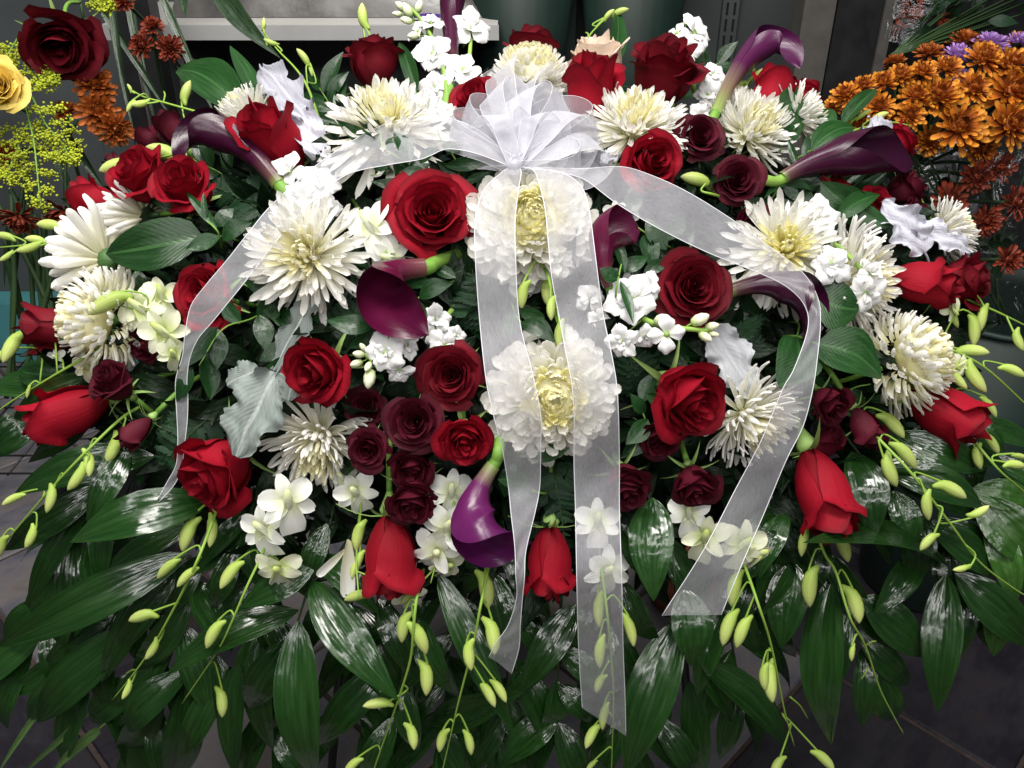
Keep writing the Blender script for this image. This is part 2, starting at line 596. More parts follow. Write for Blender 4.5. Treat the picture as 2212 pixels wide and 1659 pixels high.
# ------------------------------------------------------------------ roses
def rose_petal(rng, th0, r0, zb, zt, wang, lean, flare, curl, nu=9, nv=8, hug=0.0, roll=.0):
    ph = rng.random() * 6
    n1 = rng.uniform(-1, 1)

    def fn(s, t):
        tt = t * (1 - .20 * np.abs(s) ** 2.6)
        w = wang * (.42 + .58 * np.sin(np.pi / 2 * np.minimum(1, tt * 1.5)))
        th = th0 + s * w
        prof = .22 + .78 * np.sin(np.pi / 2 * np.minimum(1, tt * 1.7)) ** .8
        r = r0 * prof * (1 - hug * np.maximum(0, tt - .45) ** 1.3) + lean * tt ** 1.6
        lip = np.maximum(0, tt - .66) / .34
        r = r + flare * lip ** 2 * (.75 + .25 * np.cos(s * 2.2))
        r = r * (1 + .055 * s) + .018 * np.sin(th * 3 + ph + tt * 4) * tt + .06 * n1 * r0 * tt ** 2
        z = zb + (zt - zb) * tt - curl * lip ** 2
        # corners rolled back, giving the pointed rim of a rose petal
        cr = np.maximum(0, np.abs(s) - .45) * lip
        r = r + roll * cr * 1.1
        z = z - roll * cr * .9 + .012 * np.sin(s * 5 + ph) * lip
        z = z + .03 * n1 * lip + .035 * np.sin(s * 2.4 + ph) * lip
        return r * np.cos(th), r * np.sin(th), z
    return sheet(nu, nv, fn, rng.random())


def rose_layers(kind, rng):
    L = []
    if kind == 'open':
        n = 25
        for k in range(n):
            f = k / (n - 1)
            L.append(rose_petal(rng, k * 2.4 + rng.uniform(-.25, .25), .035 + .33 * f ** .9, -.36,
                                .23 + .13 * math.sin(f * 2.4) - .26 * max(0, f - .45) ** 1.2 * 1.6 + rng.uniform(-.02, .02),
                                2.0 - 1.12 * f ** .6, .015 + .10 * f ** 2, .012 + rng.uniform(.08, .15) * f ** 1.5, .02 + .10 * f ** 2, hug=.25 * (1 - f), roll=(.30 + .30 * rng.random()) * f))
    elif kind == 'half':
        n = 19
        for k in range(n):
            f = k / (n - 1)
            L.append(rose_petal(rng, k * 2.4 + rng.uniform(-.3, .3), .035 + .30 * f ** .85, -.42,
                                .34 + .06 * math.sin(f * 2.6) - .22 * max(0, f - .5), 2.0 - 1.0 * f ** .6,
                                .01 + .03 * f ** 2, .01 + .17 * f ** 2.2, .01 + .11 * f ** 2, hug=.30 * (1 - .6 * f), roll=.35 * f))
    else:  # bud: high tulip-like body with the outer petals flaring at the rim
        n = 12
        for k in range(n):
            f = k / (n - 1)
            L.append(rose_petal(rng, k * 2.4 + rng.uniform(-.3, .3), .04 + .27 * f ** .8, -.5,
                                .47 - .05 * f + rng.uniform(-.05, .03), 2.1 - 1.12 * f ** .6, -.01, .02 + .16 * f ** 2.5, .01 + .05 * f ** 2,
                                hug=.66 - .12 * f, roll=.42 * f))
    return L


ROSE_RAW, ROSE_ME = {}, {}


def rose_meshes(kind, var, colour):
    key = (kind, var, colour)
    if key not in ROSE_ME:
        if (kind, var) not in ROSE_RAW:
            ROSE_RAW[(kind, var)] = rose_layers(kind, random.Random(hash(kind) % 97 * 0 + {'open': 11, 'half': 23, 'bud': 31}[kind] + var * 7))
        ROSE_ME[key] = [G().add(*q).mesh('petal', M[colour]) for q in ROSE_RAW[(kind, var)]]
    return ROSE_ME[key]


def sepal_mesh():
    def fn(s, t):
        w = .085 * np.sin(np.pi * np.minimum(1, t * .93 + .07)) ** .8 * (1 - .55 * t)
        return s * w, t * 1.0, -.25 * t + .75 * t * t - .03 * np.abs(s)
    return G().add(*sheet(4, 7, fn)).mesh('sepal', M['calyx'])


SEPAL = sepal_mesh()
CALYX = G().add(*lathe([(.03, -.26), (.05, -.2), (.085, -.12), (.12, -.04), (.10, .02)], 9)).mesh('calyx', M['calyx'])


def stem_part(root, p0, axis, length, r, mat='gstem', bendto=None, name='stem'):
    """a stem from the flower's base back into the foam"""
    a = Vector(axis).normalized()
    q = [p0, p0 - a * length * .5, p0 - a * length * .8 + (bendto or Vector((0, .02, 0)))]
    g = G().add(*tube([tuple(v - root.location) for v in q], r, r * .9, 7, 4))
    return part(name, g.mesh('stem', M[mat]), root)


N_ROSE = [0]


def rose(x, y, size, kind, colour, ax, dz, label, group='roses of the spray', cal=True, d=None, name='rose', leng=.075):
    i = N_ROSE[0]
    N_ROSE[0] += 1
    pos = P(x, y, dz) if d is None else PD(x, y, d)
    sc = size * (PX(x, y, dz) if d is None else d / FPX)
    k = {'open': .92, 'half': 1.10, 'bud': 1.12}[kind]
    sc *= k
    axis = W(ax).normalized()
    root = thing(name, pos, label, 'rose', group)
    Mx = zframe(axis, i * 1.7) @ S3(sc, sc, sc)
    for me in rose_meshes(kind, i % 5, colour):
        part('petal', me, root, Mx)
    base = {'open': -.36, 'half': -.42, 'bud': -.5}[kind]
    bp = pos + axis * (base * sc)
    if cal:
        Mc = T(axis * (base * sc)) @ zframe(axis, i) @ Matrix.Rotation(math.pi / 2, 4, 'X') @ S3(sc, sc, sc)
        c = part('calyx', CALYX, root, Mc)
        for j in range(5):
            part('sepal', SEPAL, c, Matrix.Rotation(j * 1.2566, 4, 'Y') @ T((0, 0, 0)) @ Matrix.Rotation(.35, 4, 'X') @ T((0, -.02, .10)) @ Matrix.Rotation(math.pi / 2, 4, 'X') @ Matrix.Rotation(math.pi, 4, 'Z') @ S3(.62, .62, .62))
    stem_part(root, bp - axis * .2 * sc, axis, leng, .0028, 'gstem', FV * .03)
    return root


# ------------------------------------------------------------------ chrysanthemums
def mum_petal_geo(wd, mode, rng, nu=4, nv=8, notch=.0):
    def fn(s, t):
        t = 1 - (1 - t) ** 1.7
        w = wd * (.35 + .65 * np.sin(np.pi / 2 * np.minimum(1, t * 1.6))) * np.sqrt(np.maximum(0, 1 - np.maximum(0, (t - .86) / .14) ** 2) * .97 + .03)
        z = wd * .75 * s * s * (1 - .4 * t)
        if mode == 'straight':
            z = z + .10 * t * t
        elif mode == 'in':
            z = z + .42 * t * t - .12 * t
        elif mode == 'out':
            z = z - .20 * t * t
        elif mode == 'hook':
            z = z + .06 * t + .20 * np.maximum(0, t - .7) ** 2 * 9
        y = t * (1 - .03 * np.abs(s))
        if mode == 'in':
            y = t * (1 - .12 * t)
        return s * w + .02 * np.sin(t * 3 + wd * 40), y, z
    return sheet(nu, nv, fn, rng.random())


MUM_ME = {}


def mum_me(wd, mode, mat, var=0):
    k = (wd, mode, mat, var)
    if k not in MUM_ME:
        MUM_ME[k] = G().add(*mum_petal_geo(wd * (1 + .1 * var), mode, random.Random(var + 5))).mesh('petal', M[mat])
    return MUM_ME[k]


MUM_CALYX = G().add(*lathe([(.05, -.30), (.055, -.16), (.16, -.10), (.20, -.02), (.17, .05)], 10)).mesh('calyx', M['calyx_d'])

MUMS = {  # counts, polar angles outer->inner, lengths, base sphere, width, modes
    'spider': dict(n=215, p0=106, p1=15, l0=.51, l1=.29, b=.06, wd=.054, modes=('straight', 'hook', 'out', 'straight'), cn=56),
    'fine': dict(n=215, p0=104, p1=14, l0=.51, l1=.32, b=.06, wd=.050, modes=('straight', 'hook', 'straight', 'in'), cn=50),
    'football': dict(n=285, p0=112, p1=15, l0=.41, l1=.22, b=.20, wd=.125, modes=('in', 'straight', 'in'), cn=60),
    'pompon': dict(n=285, p0=128, p1=14, l0=.27, l1=.16, b=.33, wd=.15, modes=('in', 'in', 'in', 'straight'), cn=60),
    'daisy': dict(n=110, p0=100, p1=24, l0=.50, l1=.30, b=.06, wd=.090, modes=('straight', 'in', 'hook'), cn=30),
    'small': dict(n=64, p0=106, p1=28, l0=.46, l1=.26, b=.09, wd=.115, modes=('straight', 'in', 'straight'), cn=22),
}


def mum(x, y, size, kind, ax, dz, label, cols=('mum_w', 'mum_c'), group='white chrysanthemums of the spray', d=None, seed=0, name='chrysanthemum', leng=.07, stemmat='gstem', cat='chrysanthemum'):
    q = MUMS[kind]
    rng = random.Random(int(x * 13 + y * 7 + seed))
    pos = P(x, y, dz) if d is None else PD(x, y, d)
    sc = size * (PX(x, y, dz) if d is None else d / FPX)
    axis = W(ax).normalized()
    root = thing(name, pos, label, cat, group)
    A = zframe(axis, rng.uniform(0, 6.28))
    n = q['n']
    lop = rng.uniform(0, 6.28)
    for k in range(n):
        f = k / (n - 1)
        ph = math.radians(q['p0'] + (q['p1'] - q['p0']) * f ** .9 + rng.gauss(0, 5))
        az = k * 2.39996 + rng.gauss(0, .10)
        ln = (q['l0'] + (q['l1'] - q['l0']) * f) * rng.uniform(.86, 1.10) * (1 + .07 * math.cos(az - lop))
        dr = Vector((math.sin(ph) * math.cos(az), math.sin(ph) * math.sin(az), math.cos(ph)))
        up = Vector((-math.cos(ph) * math.cos(az), -math.cos(ph) * math.sin(az), math.sin(ph)))
        up = (up + Vector((rng.gauss(0, .22), rng.gauss(0, .22), rng.gauss(0, .22)))).normalized()
        ph += 0
        Mp = T(dr * q['b']) @ frame(dr, up) @ S3(ln, ln, ln)
        part('petal', mum_me(q['wd'], q['modes'][rng.randrange(len(q['modes']))], cols[0] if f < .72 else cols[1], rng.randrange(3)), root,
             A @ S3(sc, sc, sc) @ Mp)
    g = G()
    cr = {'spider': .13, 'fine': .13, 'football': .30, 'pompon': .34, 'daisy': .10, 'small': .16}[kind]
    g.add(*lathe([(.02, -cr * .2), (cr * .7, 0), (cr, cr * .45), (cr * .8, cr * .85), (cr * .4, cr * 1.08), (.01, cr * 1.12)], 9), M=Matrix.Rotation(math.pi / 2, 4, 'X'))
    for k in range(int(q['cn'] * 1.5)):
        f = k / (q['cn'] * 1.5)
        ph = math.radians(q['p1'] * 1.25 * (1 - f) ** .5 + 2)
        az = k * 2.39996
        dr = Vector((math.sin(ph) * math.cos(az), math.sin(ph) * math.sin(az), math.cos(ph)))
        up = Vector((-math.cos(ph) * math.cos(az), -math.cos(ph) * math.sin(az), math.sin(ph)))
        ln = q['l1'] * (.95 - .35 * f)
        g.add(*mum_petal_geo(q['wd'] * 1.25, 'in', rng, 3, 6), M=T(dr * q['b']) @ frame(dr, up) @ S3(ln, ln, ln))
    part('center', g.mesh('center', M[cols[1]]), root, A @ S3(sc, sc, sc))
    part('calyx', MUM_CALYX, root, A @ Matrix.Rotation(math.pi / 2, 4, 'X') @ S3(sc * .52, sc * .6, sc * .52))
    stem_part(root, pos - axis * .2 * sc, axis, leng, .0026, stemmat, FV * .03)
    return root


# ------------------------------------------------------------------ calla lilies
def calla_geo(p0, pm, p2, op, r0, rm):
    """spathe swept along a bend p0 > pm > p2: a rolled tube that opens towards op and runs out into a pointed, recurved lip"""
    C = [2 * pm[k] - .5 * (p0[k] + p2[k]) for k in range(3)]
    nv, nu = 26, 23
    v, a = [], []
    op = Vector(op)
    for j in range(nv):
        t = j / (nv - 1)
        c = Vector([(1 - t) ** 2 * p0[k] + 2 * t * (1 - t) * C[k] + t * t * p2[k] for k in range(3)])
        d = Vector([2 * (1 - t) * (C[k] - p0[k]) + 2 * t * (p2[k] - C[k]) for k in range(3)]).normalized()
        n = -(op - d * op.dot(d))
        n.normalize()
        b_ = d.cross(n)
        u = min(1, t / .60)
        sm = u * u * (3 - 2 * u)
        r = r0 + (rm - r0) * sm
        q = max(0, (t - .36) / .64)
        ph = math.pi * 1.08 * max(0, 1 - q ** 1.25) ** .75
        w = 0 if t < .36 else q * q * (3 - 2 * q)
        wide = 1 + .9 * q * (1 - q)
        for i in range(nu):
            s = -1 + 2 * i / (nu - 1)
            th = ph * s
            rr = r * (1 + .05 * s)
            curl = abs(s) ** 6 * min(1, q * 4) * (1 - q) * r * .30
            rad = n * math.cos(th) + b_ * math.sin(th)
            p = c + n * (rr * (math.cos(th) - w)) + b_ * (rr * math.sin(th) * wide) + rad * curl
            p += n * (.05 * r * math.sin(5 * t + 3 * s) * q)
            v.append(tuple(p))
            a.append((s * .5 + .5, t, .5))
    f = [(j * nu + i, j * nu + i + 1, (j + 1) * nu + i + 1, (j + 1) * nu + i) for j in range(nv - 1) for i in range(nu - 1)]
    return v, f, a


def calla(base, mouth, tip, r0, rm, op, mat, label, stem_to=None, stem_mat='gstem', group='calla lilies of the spray', spad=False):
    """base, mouth center and lip point as (x, y, dz); radii in photo pixels; op: where the throat opens to, as seen by the camera"""
    pb, pm, pt = P(*base), P(*mouth), P(*tip)
    px = PX(mouth[0], mouth[1])
    root = thing('calla_lily', pb, label, 'calla lily', group)
    part('spathe', G().add(*calla_geo(Vector((0, 0, 0)), pm - pb, pt - pb, W(op), r0 * px, rm * px)).mesh('spathe', M[mat]), root)
    ax = ((pm - pb) * 1.5 - (pt - pb) * .3).normalized()
    ln = (pm - pb).length
    if spad:
        g = tube([tuple(ax * ln * .2), tuple((pm - pb) * .7), tuple((pm - pb) * 1.02)], .45 * r0 * px, .22 * r0 * px, 8, 4)
        part('spadix', G().add(*g).mesh('spadix', M['spadix']), root)
    pts = [pb + ax * ln * .10, pb - ax * ln * .10]
    if stem_to:
        pts += [P(*q) for q in stem_to]
    else:
        pts += [pb - ax * ln * .35 + FV * .02, pb - ax * ln * .45 + FV * .07]
    part('stem', G().add(*tube([tuple(v - pb) for v in pts], r0 * px * .88, r0 * px * .7, 9, 4)).mesh('stem', M[stem_mat]), root)
    return root


# ------------------------------------------------------------------ leaves
LEAF_SHAPES = {
    'palm': lambda t: np.sin(np.pi * t ** .80) ** .85 * (1 - .12 * t) + .03 * (1 - t),
    'salal': lambda t: np.sin(np.pi * np.minimum(1, t ** .78)) ** .62 * (1 - .22 * t ** 3) + .01,
    'ruscus': lambda t: np.sin(np.pi * t ** .85) ** .95 + .012,
    'blade': lambda t: .55 * (1 - t ** 4) * (1 - .5 * t) + .45 * np.sin(np.pi * t) ** .6 * (1 - t) + .02,
}
LEAF_ME = {}


def leaf_me(shape, var, mat):
    key = (shape, var, mat)
    if key in LEAF_ME:
        return LEAF_ME[key]
    rng = random.Random(hash(shape) * 0 + len(shape) * 31 + var)
    bow = rng.uniform(.10, .21) if shape == 'palm' else rng.uniform(.02, .13) * rng.choice((1, 1, 1, -.5))
    fold = {'palm': .10, 'salal': .16, 'ruscus': .12, 'blade': .2}[shape] * rng.uniform(.5, 1.3)
    sw = rng.uniform(-.06, .06)
    tw = rng.uniform(-.5, .5)
    ph = rng.uniform(0, 6)
    und = {'palm': .012, 'salal': .02, 'ruscus': .012, 'blade': .01}[shape]
    wf = LEAF_SHAPES[shape]

    def fn(s, t):
        w = wf(t) * .5
        x = s * w
        z0 = fold * np.abs(s) * w * 2 + und * np.sin(t * 9 + s * 2 + ph) * np.abs(s)
        if shape == 'palm':
            z0 = z0 + .010 * np.sin(s * 15) * np.sin(np.pi * t)
        a = tw * t
        xx = x * np.cos(a) - z0 * np.sin(a)
        zz = x * np.sin(a) + z0 * np.cos(a)
        return xx + sw * np.sin(np.pi * t) * 3, t, zz + bow * np.sin(np.pi * t) * 3
    nu, nv = (9, 15) if shape == 'palm' else (7, 12)
    LEAF_ME[key] = G().add(*sheet(nu, nv, fn, rng.random())).mesh('leaf', M[mat])
    return LEAF_ME[key]


LV = random.Random(77)


def leaf_at(parent, org, pb, pt, width, shape, mat, nrm=None, name='leaf', var=None):
    """leaf blade from world point pb to pt, width in metres"""
    d = pt - pb
    ln = d.length
    if nrm is None:
        n0 = (CP - pb).normalized() + (Vector((LV.choice((-.5, .3)), .1, 2.5)) - pb).normalized()
        nrm = n0.normalized() + RV * LV.uniform(-.35, .35) + UV * LV.uniform(-.35, .25)
    var = LV.randrange(7) if var is None else var
    # bow is scaled with the width so that narrow leaves stay gentle
    Mx = T(pb - org) @ frame(d, nrm) @ S3(width, ln, min(width * 1.0, ln * .38))
    return part(name, leaf_me(shape, var, mat), parent, Mx)


def leaf_px(parent, org, q, shape, mat, name='leaf', dzb=0, dzt=0, nrm=None):
    xb, yb, xt, yt, w = q[:5]
    db = q[5] if len(q) > 5 else dzb
    dt = q[6] if len(q) > 6 else dzt
    if shape == 'palm':       # leaflets arch out towards the room
        dt -= .045 * math.hypot(xt - xb, yt - yb) / 250
    return leaf_at(parent, org, P(xb, yb, db), P(xt, yt, dt), w * PX((xb + xt) / 2, (yb + yt) / 2), shape, mat, nrm, name)


def frond(label, rachis, leaflets, mat='palm', group='palm fronds of the spray', name='palm_frond', shape='palm', rr=.0016, stem='dstem', cat='palm frond', lname='leaflet'):
    """rachis: (x, y, dz) points; leaflets: (base x, y, tip x, y, width, dz base, dz tip)"""
    pts = [P(*q) for q in rachis]
    root = thing(name, pts[0], label, cat, group)
    part('rachis' if name != 'ruscus_spray' else 'stem', G().add(*tube([tuple(v - pts[0]) for v in pts], rr, rr * .5, 6, 5)).mesh('rachis', M[stem]), root)
    for q in leaflets:
        leaf_px(root, pts[0], q, shape, mat, lname)
    return root


def one_leaf(label, q, shape='salal', mat='salal', name='broad_leaf', group='broad green leaves', cat='leaf', nrm=None, petiole=True):
    """a single leaf on its own stalk"""
    xb, yb, xt, yt, w, db, dt = q
    pb, pt = P(xb, yb, db), P(xt, yt, dt)
    root = thing(name, pb, label, cat, group)
    leaf_at(root, pb, pb, pt, w * PX(xb, yb), shape, mat, nrm, 'blade')
    if petiole:
        d = (pt - pb).normalized()
        part('stalk', G().add(*tube([(0, 0, 0), tuple(-d * .015 + FV * .01), tuple(-d * .02 + FV * .05)], .0011, .0011, 5, 3)).mesh('stalk', M['gstem' if mat != 'palm' else 'dstem']), root)
    return root


def auto_spray(label, pts, n, ll, lw, mat='ruscus', name='ruscus_spray', group='ruscus sprays of the spray', seed=0, cat='ruscus spray'):
    """stem along pts with n leaves set alternately"""
    rng = random.Random(seed + int(pts[0][0]))
    w = [P(*q) for q in pts]
    root = thing(name, w[0], label, cat, group)
    c = [Vector(q) for q in catmull([tuple(v) for v in w], 8)]
    part('stem', G().add(*tube([tuple(v - w[0]) for v in w], .0012, .0006, 5, 6)).mesh('stem', M['gstem']), root)
    for k in range(n):
        u = (k + 1) / n
        i = min(len(c) - 2, int(u * (len(c) - 1)))
        d = (c[i + 1] - c[i]).normalized()
        side = d.cross(-FV).normalized() * (1 if k % 2 else -1)
        dr = (d * rng.uniform(.5, 1.0) + side * rng.uniform(.5, .95) * (1 if k < n - 1 else .1) - FV * rng.uniform(-.15, .4)).normalized()
        ln = ll * rng.uniform(.75, 1.15)
        leaf_at(root, w[0], c[i], c[i] + dr * ln, lw * rng.uniform(.8, 1.15), 'ruscus', mat, -FV + UV * rng.uniform(0, .9) + RV * rng.uniform(-.6, .6))
    return root


PINNA = {}


def pinna_me(var):
    if var not in PINNA:
        rng = random.Random(var)
        v, f, a = [], [], []
        n = 7
        for i in range(n):           # lobes both sides of a midrib
            t0, t1 = i / n, (i + 1) / n
            for sd in (-1, 1):
                w = .26 * (1 - t0) ** .7 * rng.uniform(.85, 1.1) + .02
                o = len(v)
                v += [(0, t0, 0), (0, t1, 0), (sd * w, t1 + .10, -.05), (sd * w * .75, t0 + .02, -.03)]
                a += [(.5, t0, .5), (.5, t1, .5), (.5 + sd * .5, t1, .5), (.5 + sd * .4, t0, .5)]
                f.append((o, o + 3, o + 2, o + 1) if sd > 0 else (o, o + 1, o + 2, o + 3))
        PINNA[var] = G().add(v, f, a).mesh('pinna', M['fern'], smooth=False)
    return PINNA[var]


def fern(label, pts, n, wpx, group='fern fronds of the spray'):
    w = [P(*q) for q in pts]
    rng = random.Random(int(pts[0][0] + pts[0][1]))
    root = thing('fern_frond', w[0], label, 'fern frond', group)
    c = [Vector(q) for q in catmull([tuple(v) for v in w], 12)]
    part('rachis', G().add(*tube([tuple(v - w[0]) for v in w], .0011, .0005, 5, 6)).mesh('rachis', M['dstem']), root)
    wid = wpx * PX(pts[0][0], pts[0][1])
    for k in range(n):
        u = .08 + .9 * k / n
        i = min(len(c) - 2, int(u * (len(c) - 1)))
        d = (c[i + 1] - c[i]).normalized()
        for sd in (-1, 1):
            side = d.cross(-FV).normalized() * sd
            dr = (d * .55 + side + FV * rng.uniform(-.2, .2)).normalized()
            ln = wid * (1 - u) ** .8 * rng.uniform(.9, 1.1) + wid * .06
            part('pinna', pinna_me(rng.randrange(4)), root, T(c[i] - w[0]) @ frame(dr, -FV + UV * rng.uniform(-.2, .5)) @ S3(ln, ln, ln))
    return root


def dusty_geo(seed, lobes, depth, crink):
    rng = random.Random(seed)
    p1, p2 = rng.uniform(0, 6), rng.uniform(0, 6)

    def fn(s, t):
        base = np.sin(np.pi * np.minimum(1, (t * .96 + .02) ** .85)) ** .6 * (1 - .1 * t)
        sgn = np.where(s >= 0, 0, .5)
        lob = 1 - depth * (.5 + .5 * np.cos(2 * np.pi * (t * lobes + sgn))) ** 2 * np.minimum(1, t * 4)
        scal = 1 + .055 * np.sin(t * 70 + p1) * (np.abs(s) > .9)
        w = .5 * base * lob * scal + .03
        x = s * w
        z = .16 * np.abs(x) + crink * (1.3 * np.sin(t * 17 + s * 3 + p1) * s * s + .8 * np.sin(t * 37 + s * 5 + p2) * np.abs(s) ** 3 + .5 * np.sin(t * 11 + s * 7)) + .10 * np.sin(np.pi * t)
        # rolled rim
        z = z + .05 * np.maximum(0, np.abs(s) - .85) / .15 * np.sin(t * 21 + p2)
        return x, t, z
    return sheet(15, 44, fn)


def dusty(label, q, mat, lobes=4, depth=.35, crink=.05, nrm=None):
    xb, yb, xt, yt, w, db, dt = q
    pb, pt = P(xb, yb, db), P(xt, yt, dt)
    root = thing('dusty_miller_leaf', pb, label, 'leaf', 'dusty miller leaves')
    d = pt - pb
    wm = w * PX(xb, yb)
    n = nrm or (-FV + UV * .3 + RV * LV.uniform(-.2, .2))
    part('blade', G().add(*dusty_geo(int(xb + yb), lobes, depth, crink)).mesh('blade', M[mat]), root, frame(d, n) @ S3(wm, d.length, wm))
    dn = d.normalized()
    part('stalk', G().add(*tube([tuple(dn * d.length * .85), tuple(dn * d.length * .4 + FV * .001), (0, 0, 0), tuple(-dn * .02 + FV * .02), tuple(-dn * .025 + FV * .06)], .0006, .0016, 6, 4)).mesh('stalk', M[mat]), root)
    return root


# ------------------------------------------------------------------ stock
def round_petal_me(var, mat):
    key = ('rp', var, mat)
    if key not in MUM_ME:
        rng = random.Random(var)
        p1 = rng.uniform(0, 6)
        rf = .07 + .03 * var % .06

        def fn(s, t):
            w = .06 + .40 * np.sin(np.pi / 2 * np.minimum(1, t * 1.15)) ** 1.4 * np.sqrt(np.maximum(0.02, 1 - np.maximum(0, (t - .62) / .40) ** 2))
            y = t * (1 - .16 * s * s) - .05 * np.exp(-(s / .22) ** 2) * (t > .95)
            z = .30 * t ** 2 * (1 - t) * 2.2 - .22 * np.maximum(0, t - .5) + rf * np.sin(s * 4.2 + p1) * t + .04 * np.sin(s * 9 + p1) * t * t
            return s * w, y, z
        MUM_ME[key] = G().add(*sheet(7, 7, fn, rng.random())).mesh('petal', M[mat])
    return MUM_ME[key]


FLORET_EYE = G().add(*lathe([(.02, -.5), (.05, -.3), (.085, -.05), (.09, .03), (.04, .09)], 8)).mesh('floret', M['calyx'])
STOCKBUD = G().add(*lathe([(.05, 0), (.22, .12), (.30, .40), (.26, .7), (.13, .92), (.02, 1.0)], 8)).mesh('bud', M['stock_bud'])


def floret(root, org, pos, axis, size, rng, double=True, mat='stock'):
    A = zframe(axis, rng.uniform(0, 6.28))
    o = part('floret', FLORET_EYE, root, T(pos - org) @ A @ Matrix.Rotation(math.pi / 2, 4, 'X') @ S3(size, size, size))
    # the eye's local Y runs along the flower's axis
    B = Matrix.Rotation(-math.pi / 2, 4, 'X')
    for ring, (n, el, ln) in enumerate(((5, 10, .54), (3, 44, .36), (2, 66, .22)) if double else ((4, 14, .56),)):
        for k in range(n):
            az = (k + .5 * (ring % 2)) / n * 6.2832 + rng.gauss(0, .12)
            e = math.radians(el + rng.gauss(0, 9))
            dr = Vector((math.cos(e) * math.cos(az), math.cos(e) * math.sin(az), math.sin(e)))
            up = Vector((-math.sin(e) * math.cos(az), -math.sin(e) * math.sin(az), math.cos(e)))
            l = ln * rng.uniform(.88, 1.12)
            part('petal', round_petal_me(rng.randrange(5), mat), o, B @ frame(dr, up) @ S3(l, l, l))
    return o


def stock(label, stem_pts, florets, buds=(), thick=.0030, group='white stock of the spray'):
    """florets: (x, y, size px, facing, dz, double); buds: (x, y, size px, direction, dz)"""
    w = [P(*q) for q in stem_pts]
    root = thing('stock_flower', w[0], label, 'stock flower', group)
    part('stem', G().add(*tube([tuple(v - w[0]) for v in w], thick, thick * .6, 7, 5)).mesh('stem', M['palestem']), root)
    c = [Vector(q) for q in catmull([tuple(v) for v in w], 6)]
    rng = random.Random(int(stem_pts[0][0]))
    for (x, y, s, ax, dz, dbl) in florets:
        p = P(x, y, dz)
        a = W(ax).normalized()
        sz = s * PX(x, y, dz)
        o = floret(root, w[0], p, a, sz, rng, dbl)
        # pedicel back to the stem
        q = min(c, key=lambda e: (e - (p - a * sz * .5)).length)
        Mi = o.matrix_basis.inverted() @ T(-w[0])
        pp = [p - a * sz * .45, p - a * sz * .65 + (q - p) * .2, q]
        part('pedicel', G().add(*tube([tuple(Mi @ v) for v in pp], .028, .028, 5, 4)).mesh('pedicel', M['palestem']), o)
    for (x, y, s, dr, dz) in buds:
        p = P(x, y, dz)
        a = W(dr).normalized()
        sz = s * PX(x, y, dz)
        o = part('bud', STOCKBUD, root, T(p - w[0] - a * sz * .5) @ frame(a, -FV) @ S3(sz, sz, sz))
        q = min(c, key=lambda e: (e - p).length)
        Mi = o.matrix_basis.inverted() @ T(-w[0])
        part('pedicel', G().add(*tube([tuple(Mi @ v) for v in (p - a * sz * .45, p - a * sz * .7 + (q - p) * .15, q)], .05, .05, 5, 3)).mesh('pedicel', M['palestem']), o)
    return root


# ------------------------------------------------------------------ dendrobium orchids
def rtube(pts, radii, sides=9, flat=1.0):
    """tube with its own radius at every point"""
    c = [Vector(q) for q in pts]
    v, f, a = [], [], []
    m = len(c)
    nrm = None
    for i, p in enumerate(c):
        d = (c[min(i + 1, m - 1)] - c[max(i - 1, 0)]).normalized()
        nrm = Vector((0, 0, 1)) if nrm is None else nrm
        nrm = (nrm - d * nrm.dot(d)).normalized()
        b_ = d.cross(nrm)
        for k in range(sides):
            an = 2 * math.pi * k / sides
            v.append(tuple(p + nrm * (radii[i] * flat * math.cos(an)) + b_ * (radii[i] * math.sin(an))))
            a.append((k / sides, i / (m - 1), .5))
    for i in range(m - 1):
        for k in range(sides):
            f.append((i * sides + k, i * sides + (k + 1) % sides, (i + 1) * sides + (k + 1) % sides, (i + 1) * sides + k))
    f.append(tuple(range(sides))[::-1])
    f.append(tuple((m - 1) * sides + k for k in range(sides)))
    return v, f, a


def bud_geo(sgn, var):
    """dendrobium bud: one boot-shaped body, the spur bent back from the pedicel"""
    sp = (.24, .17, .30)[var]
    fat = (1.02, .90, 1.10)[var]
    pts = [(sgn * sp, -.14, 0), (sgn * sp * .78, -.07, 0), (sgn * sp * .48, .02, 0), (sgn * .06, .13, 0), (sgn * .02, .28, 0), (0, .46, 0), (-sgn * .005, .64, 0), (0, .80, 0), (sgn * .01, .92, 0), (sgn * .015, 1.0, 0)]
    rad = [.05, .085, .125, .170, .195, .200, .182, .135, .072, .01]
    g = G().add(*rtube(pts, [q * fat for q in rad], 10, .92))
    # keel seams between the sepals
    return g


BUD_ME = [[bud_geo(s_, k).mesh('bud', M['bud']) for k in range(3)] for s_ in (1, -1)]


def tepal_me(var, mat, wide):
    key = ('tp', var, mat, wide)
    if key not in MUM_ME:
        rng = random.Random(var)
        p1 = rng.uniform(0, 6)

        def fn(s, t):
            if wide:
                w = .06 + .40 * np.sin(np.pi * np.minimum(1, t ** .9 * .97 + .02)) ** .5 * (.5 + .5 * t)
            else:
                w = .05 + .23 * np.sin(np.pi * np.minimum(1, t * .97 + .02)) ** .65
            z = .12 * np.sin(np.pi * t) + (-.16 if var % 2 else .10) * t * t + .03 * np.sin(s * 3 + p1) * t + .08 * s * s * w * 2
            return s * w, t, z
        MUM_ME[key] = G().add(*sheet(6, 9, fn, rng.random())).mesh('petal', M[mat])
    return MUM_ME[key]


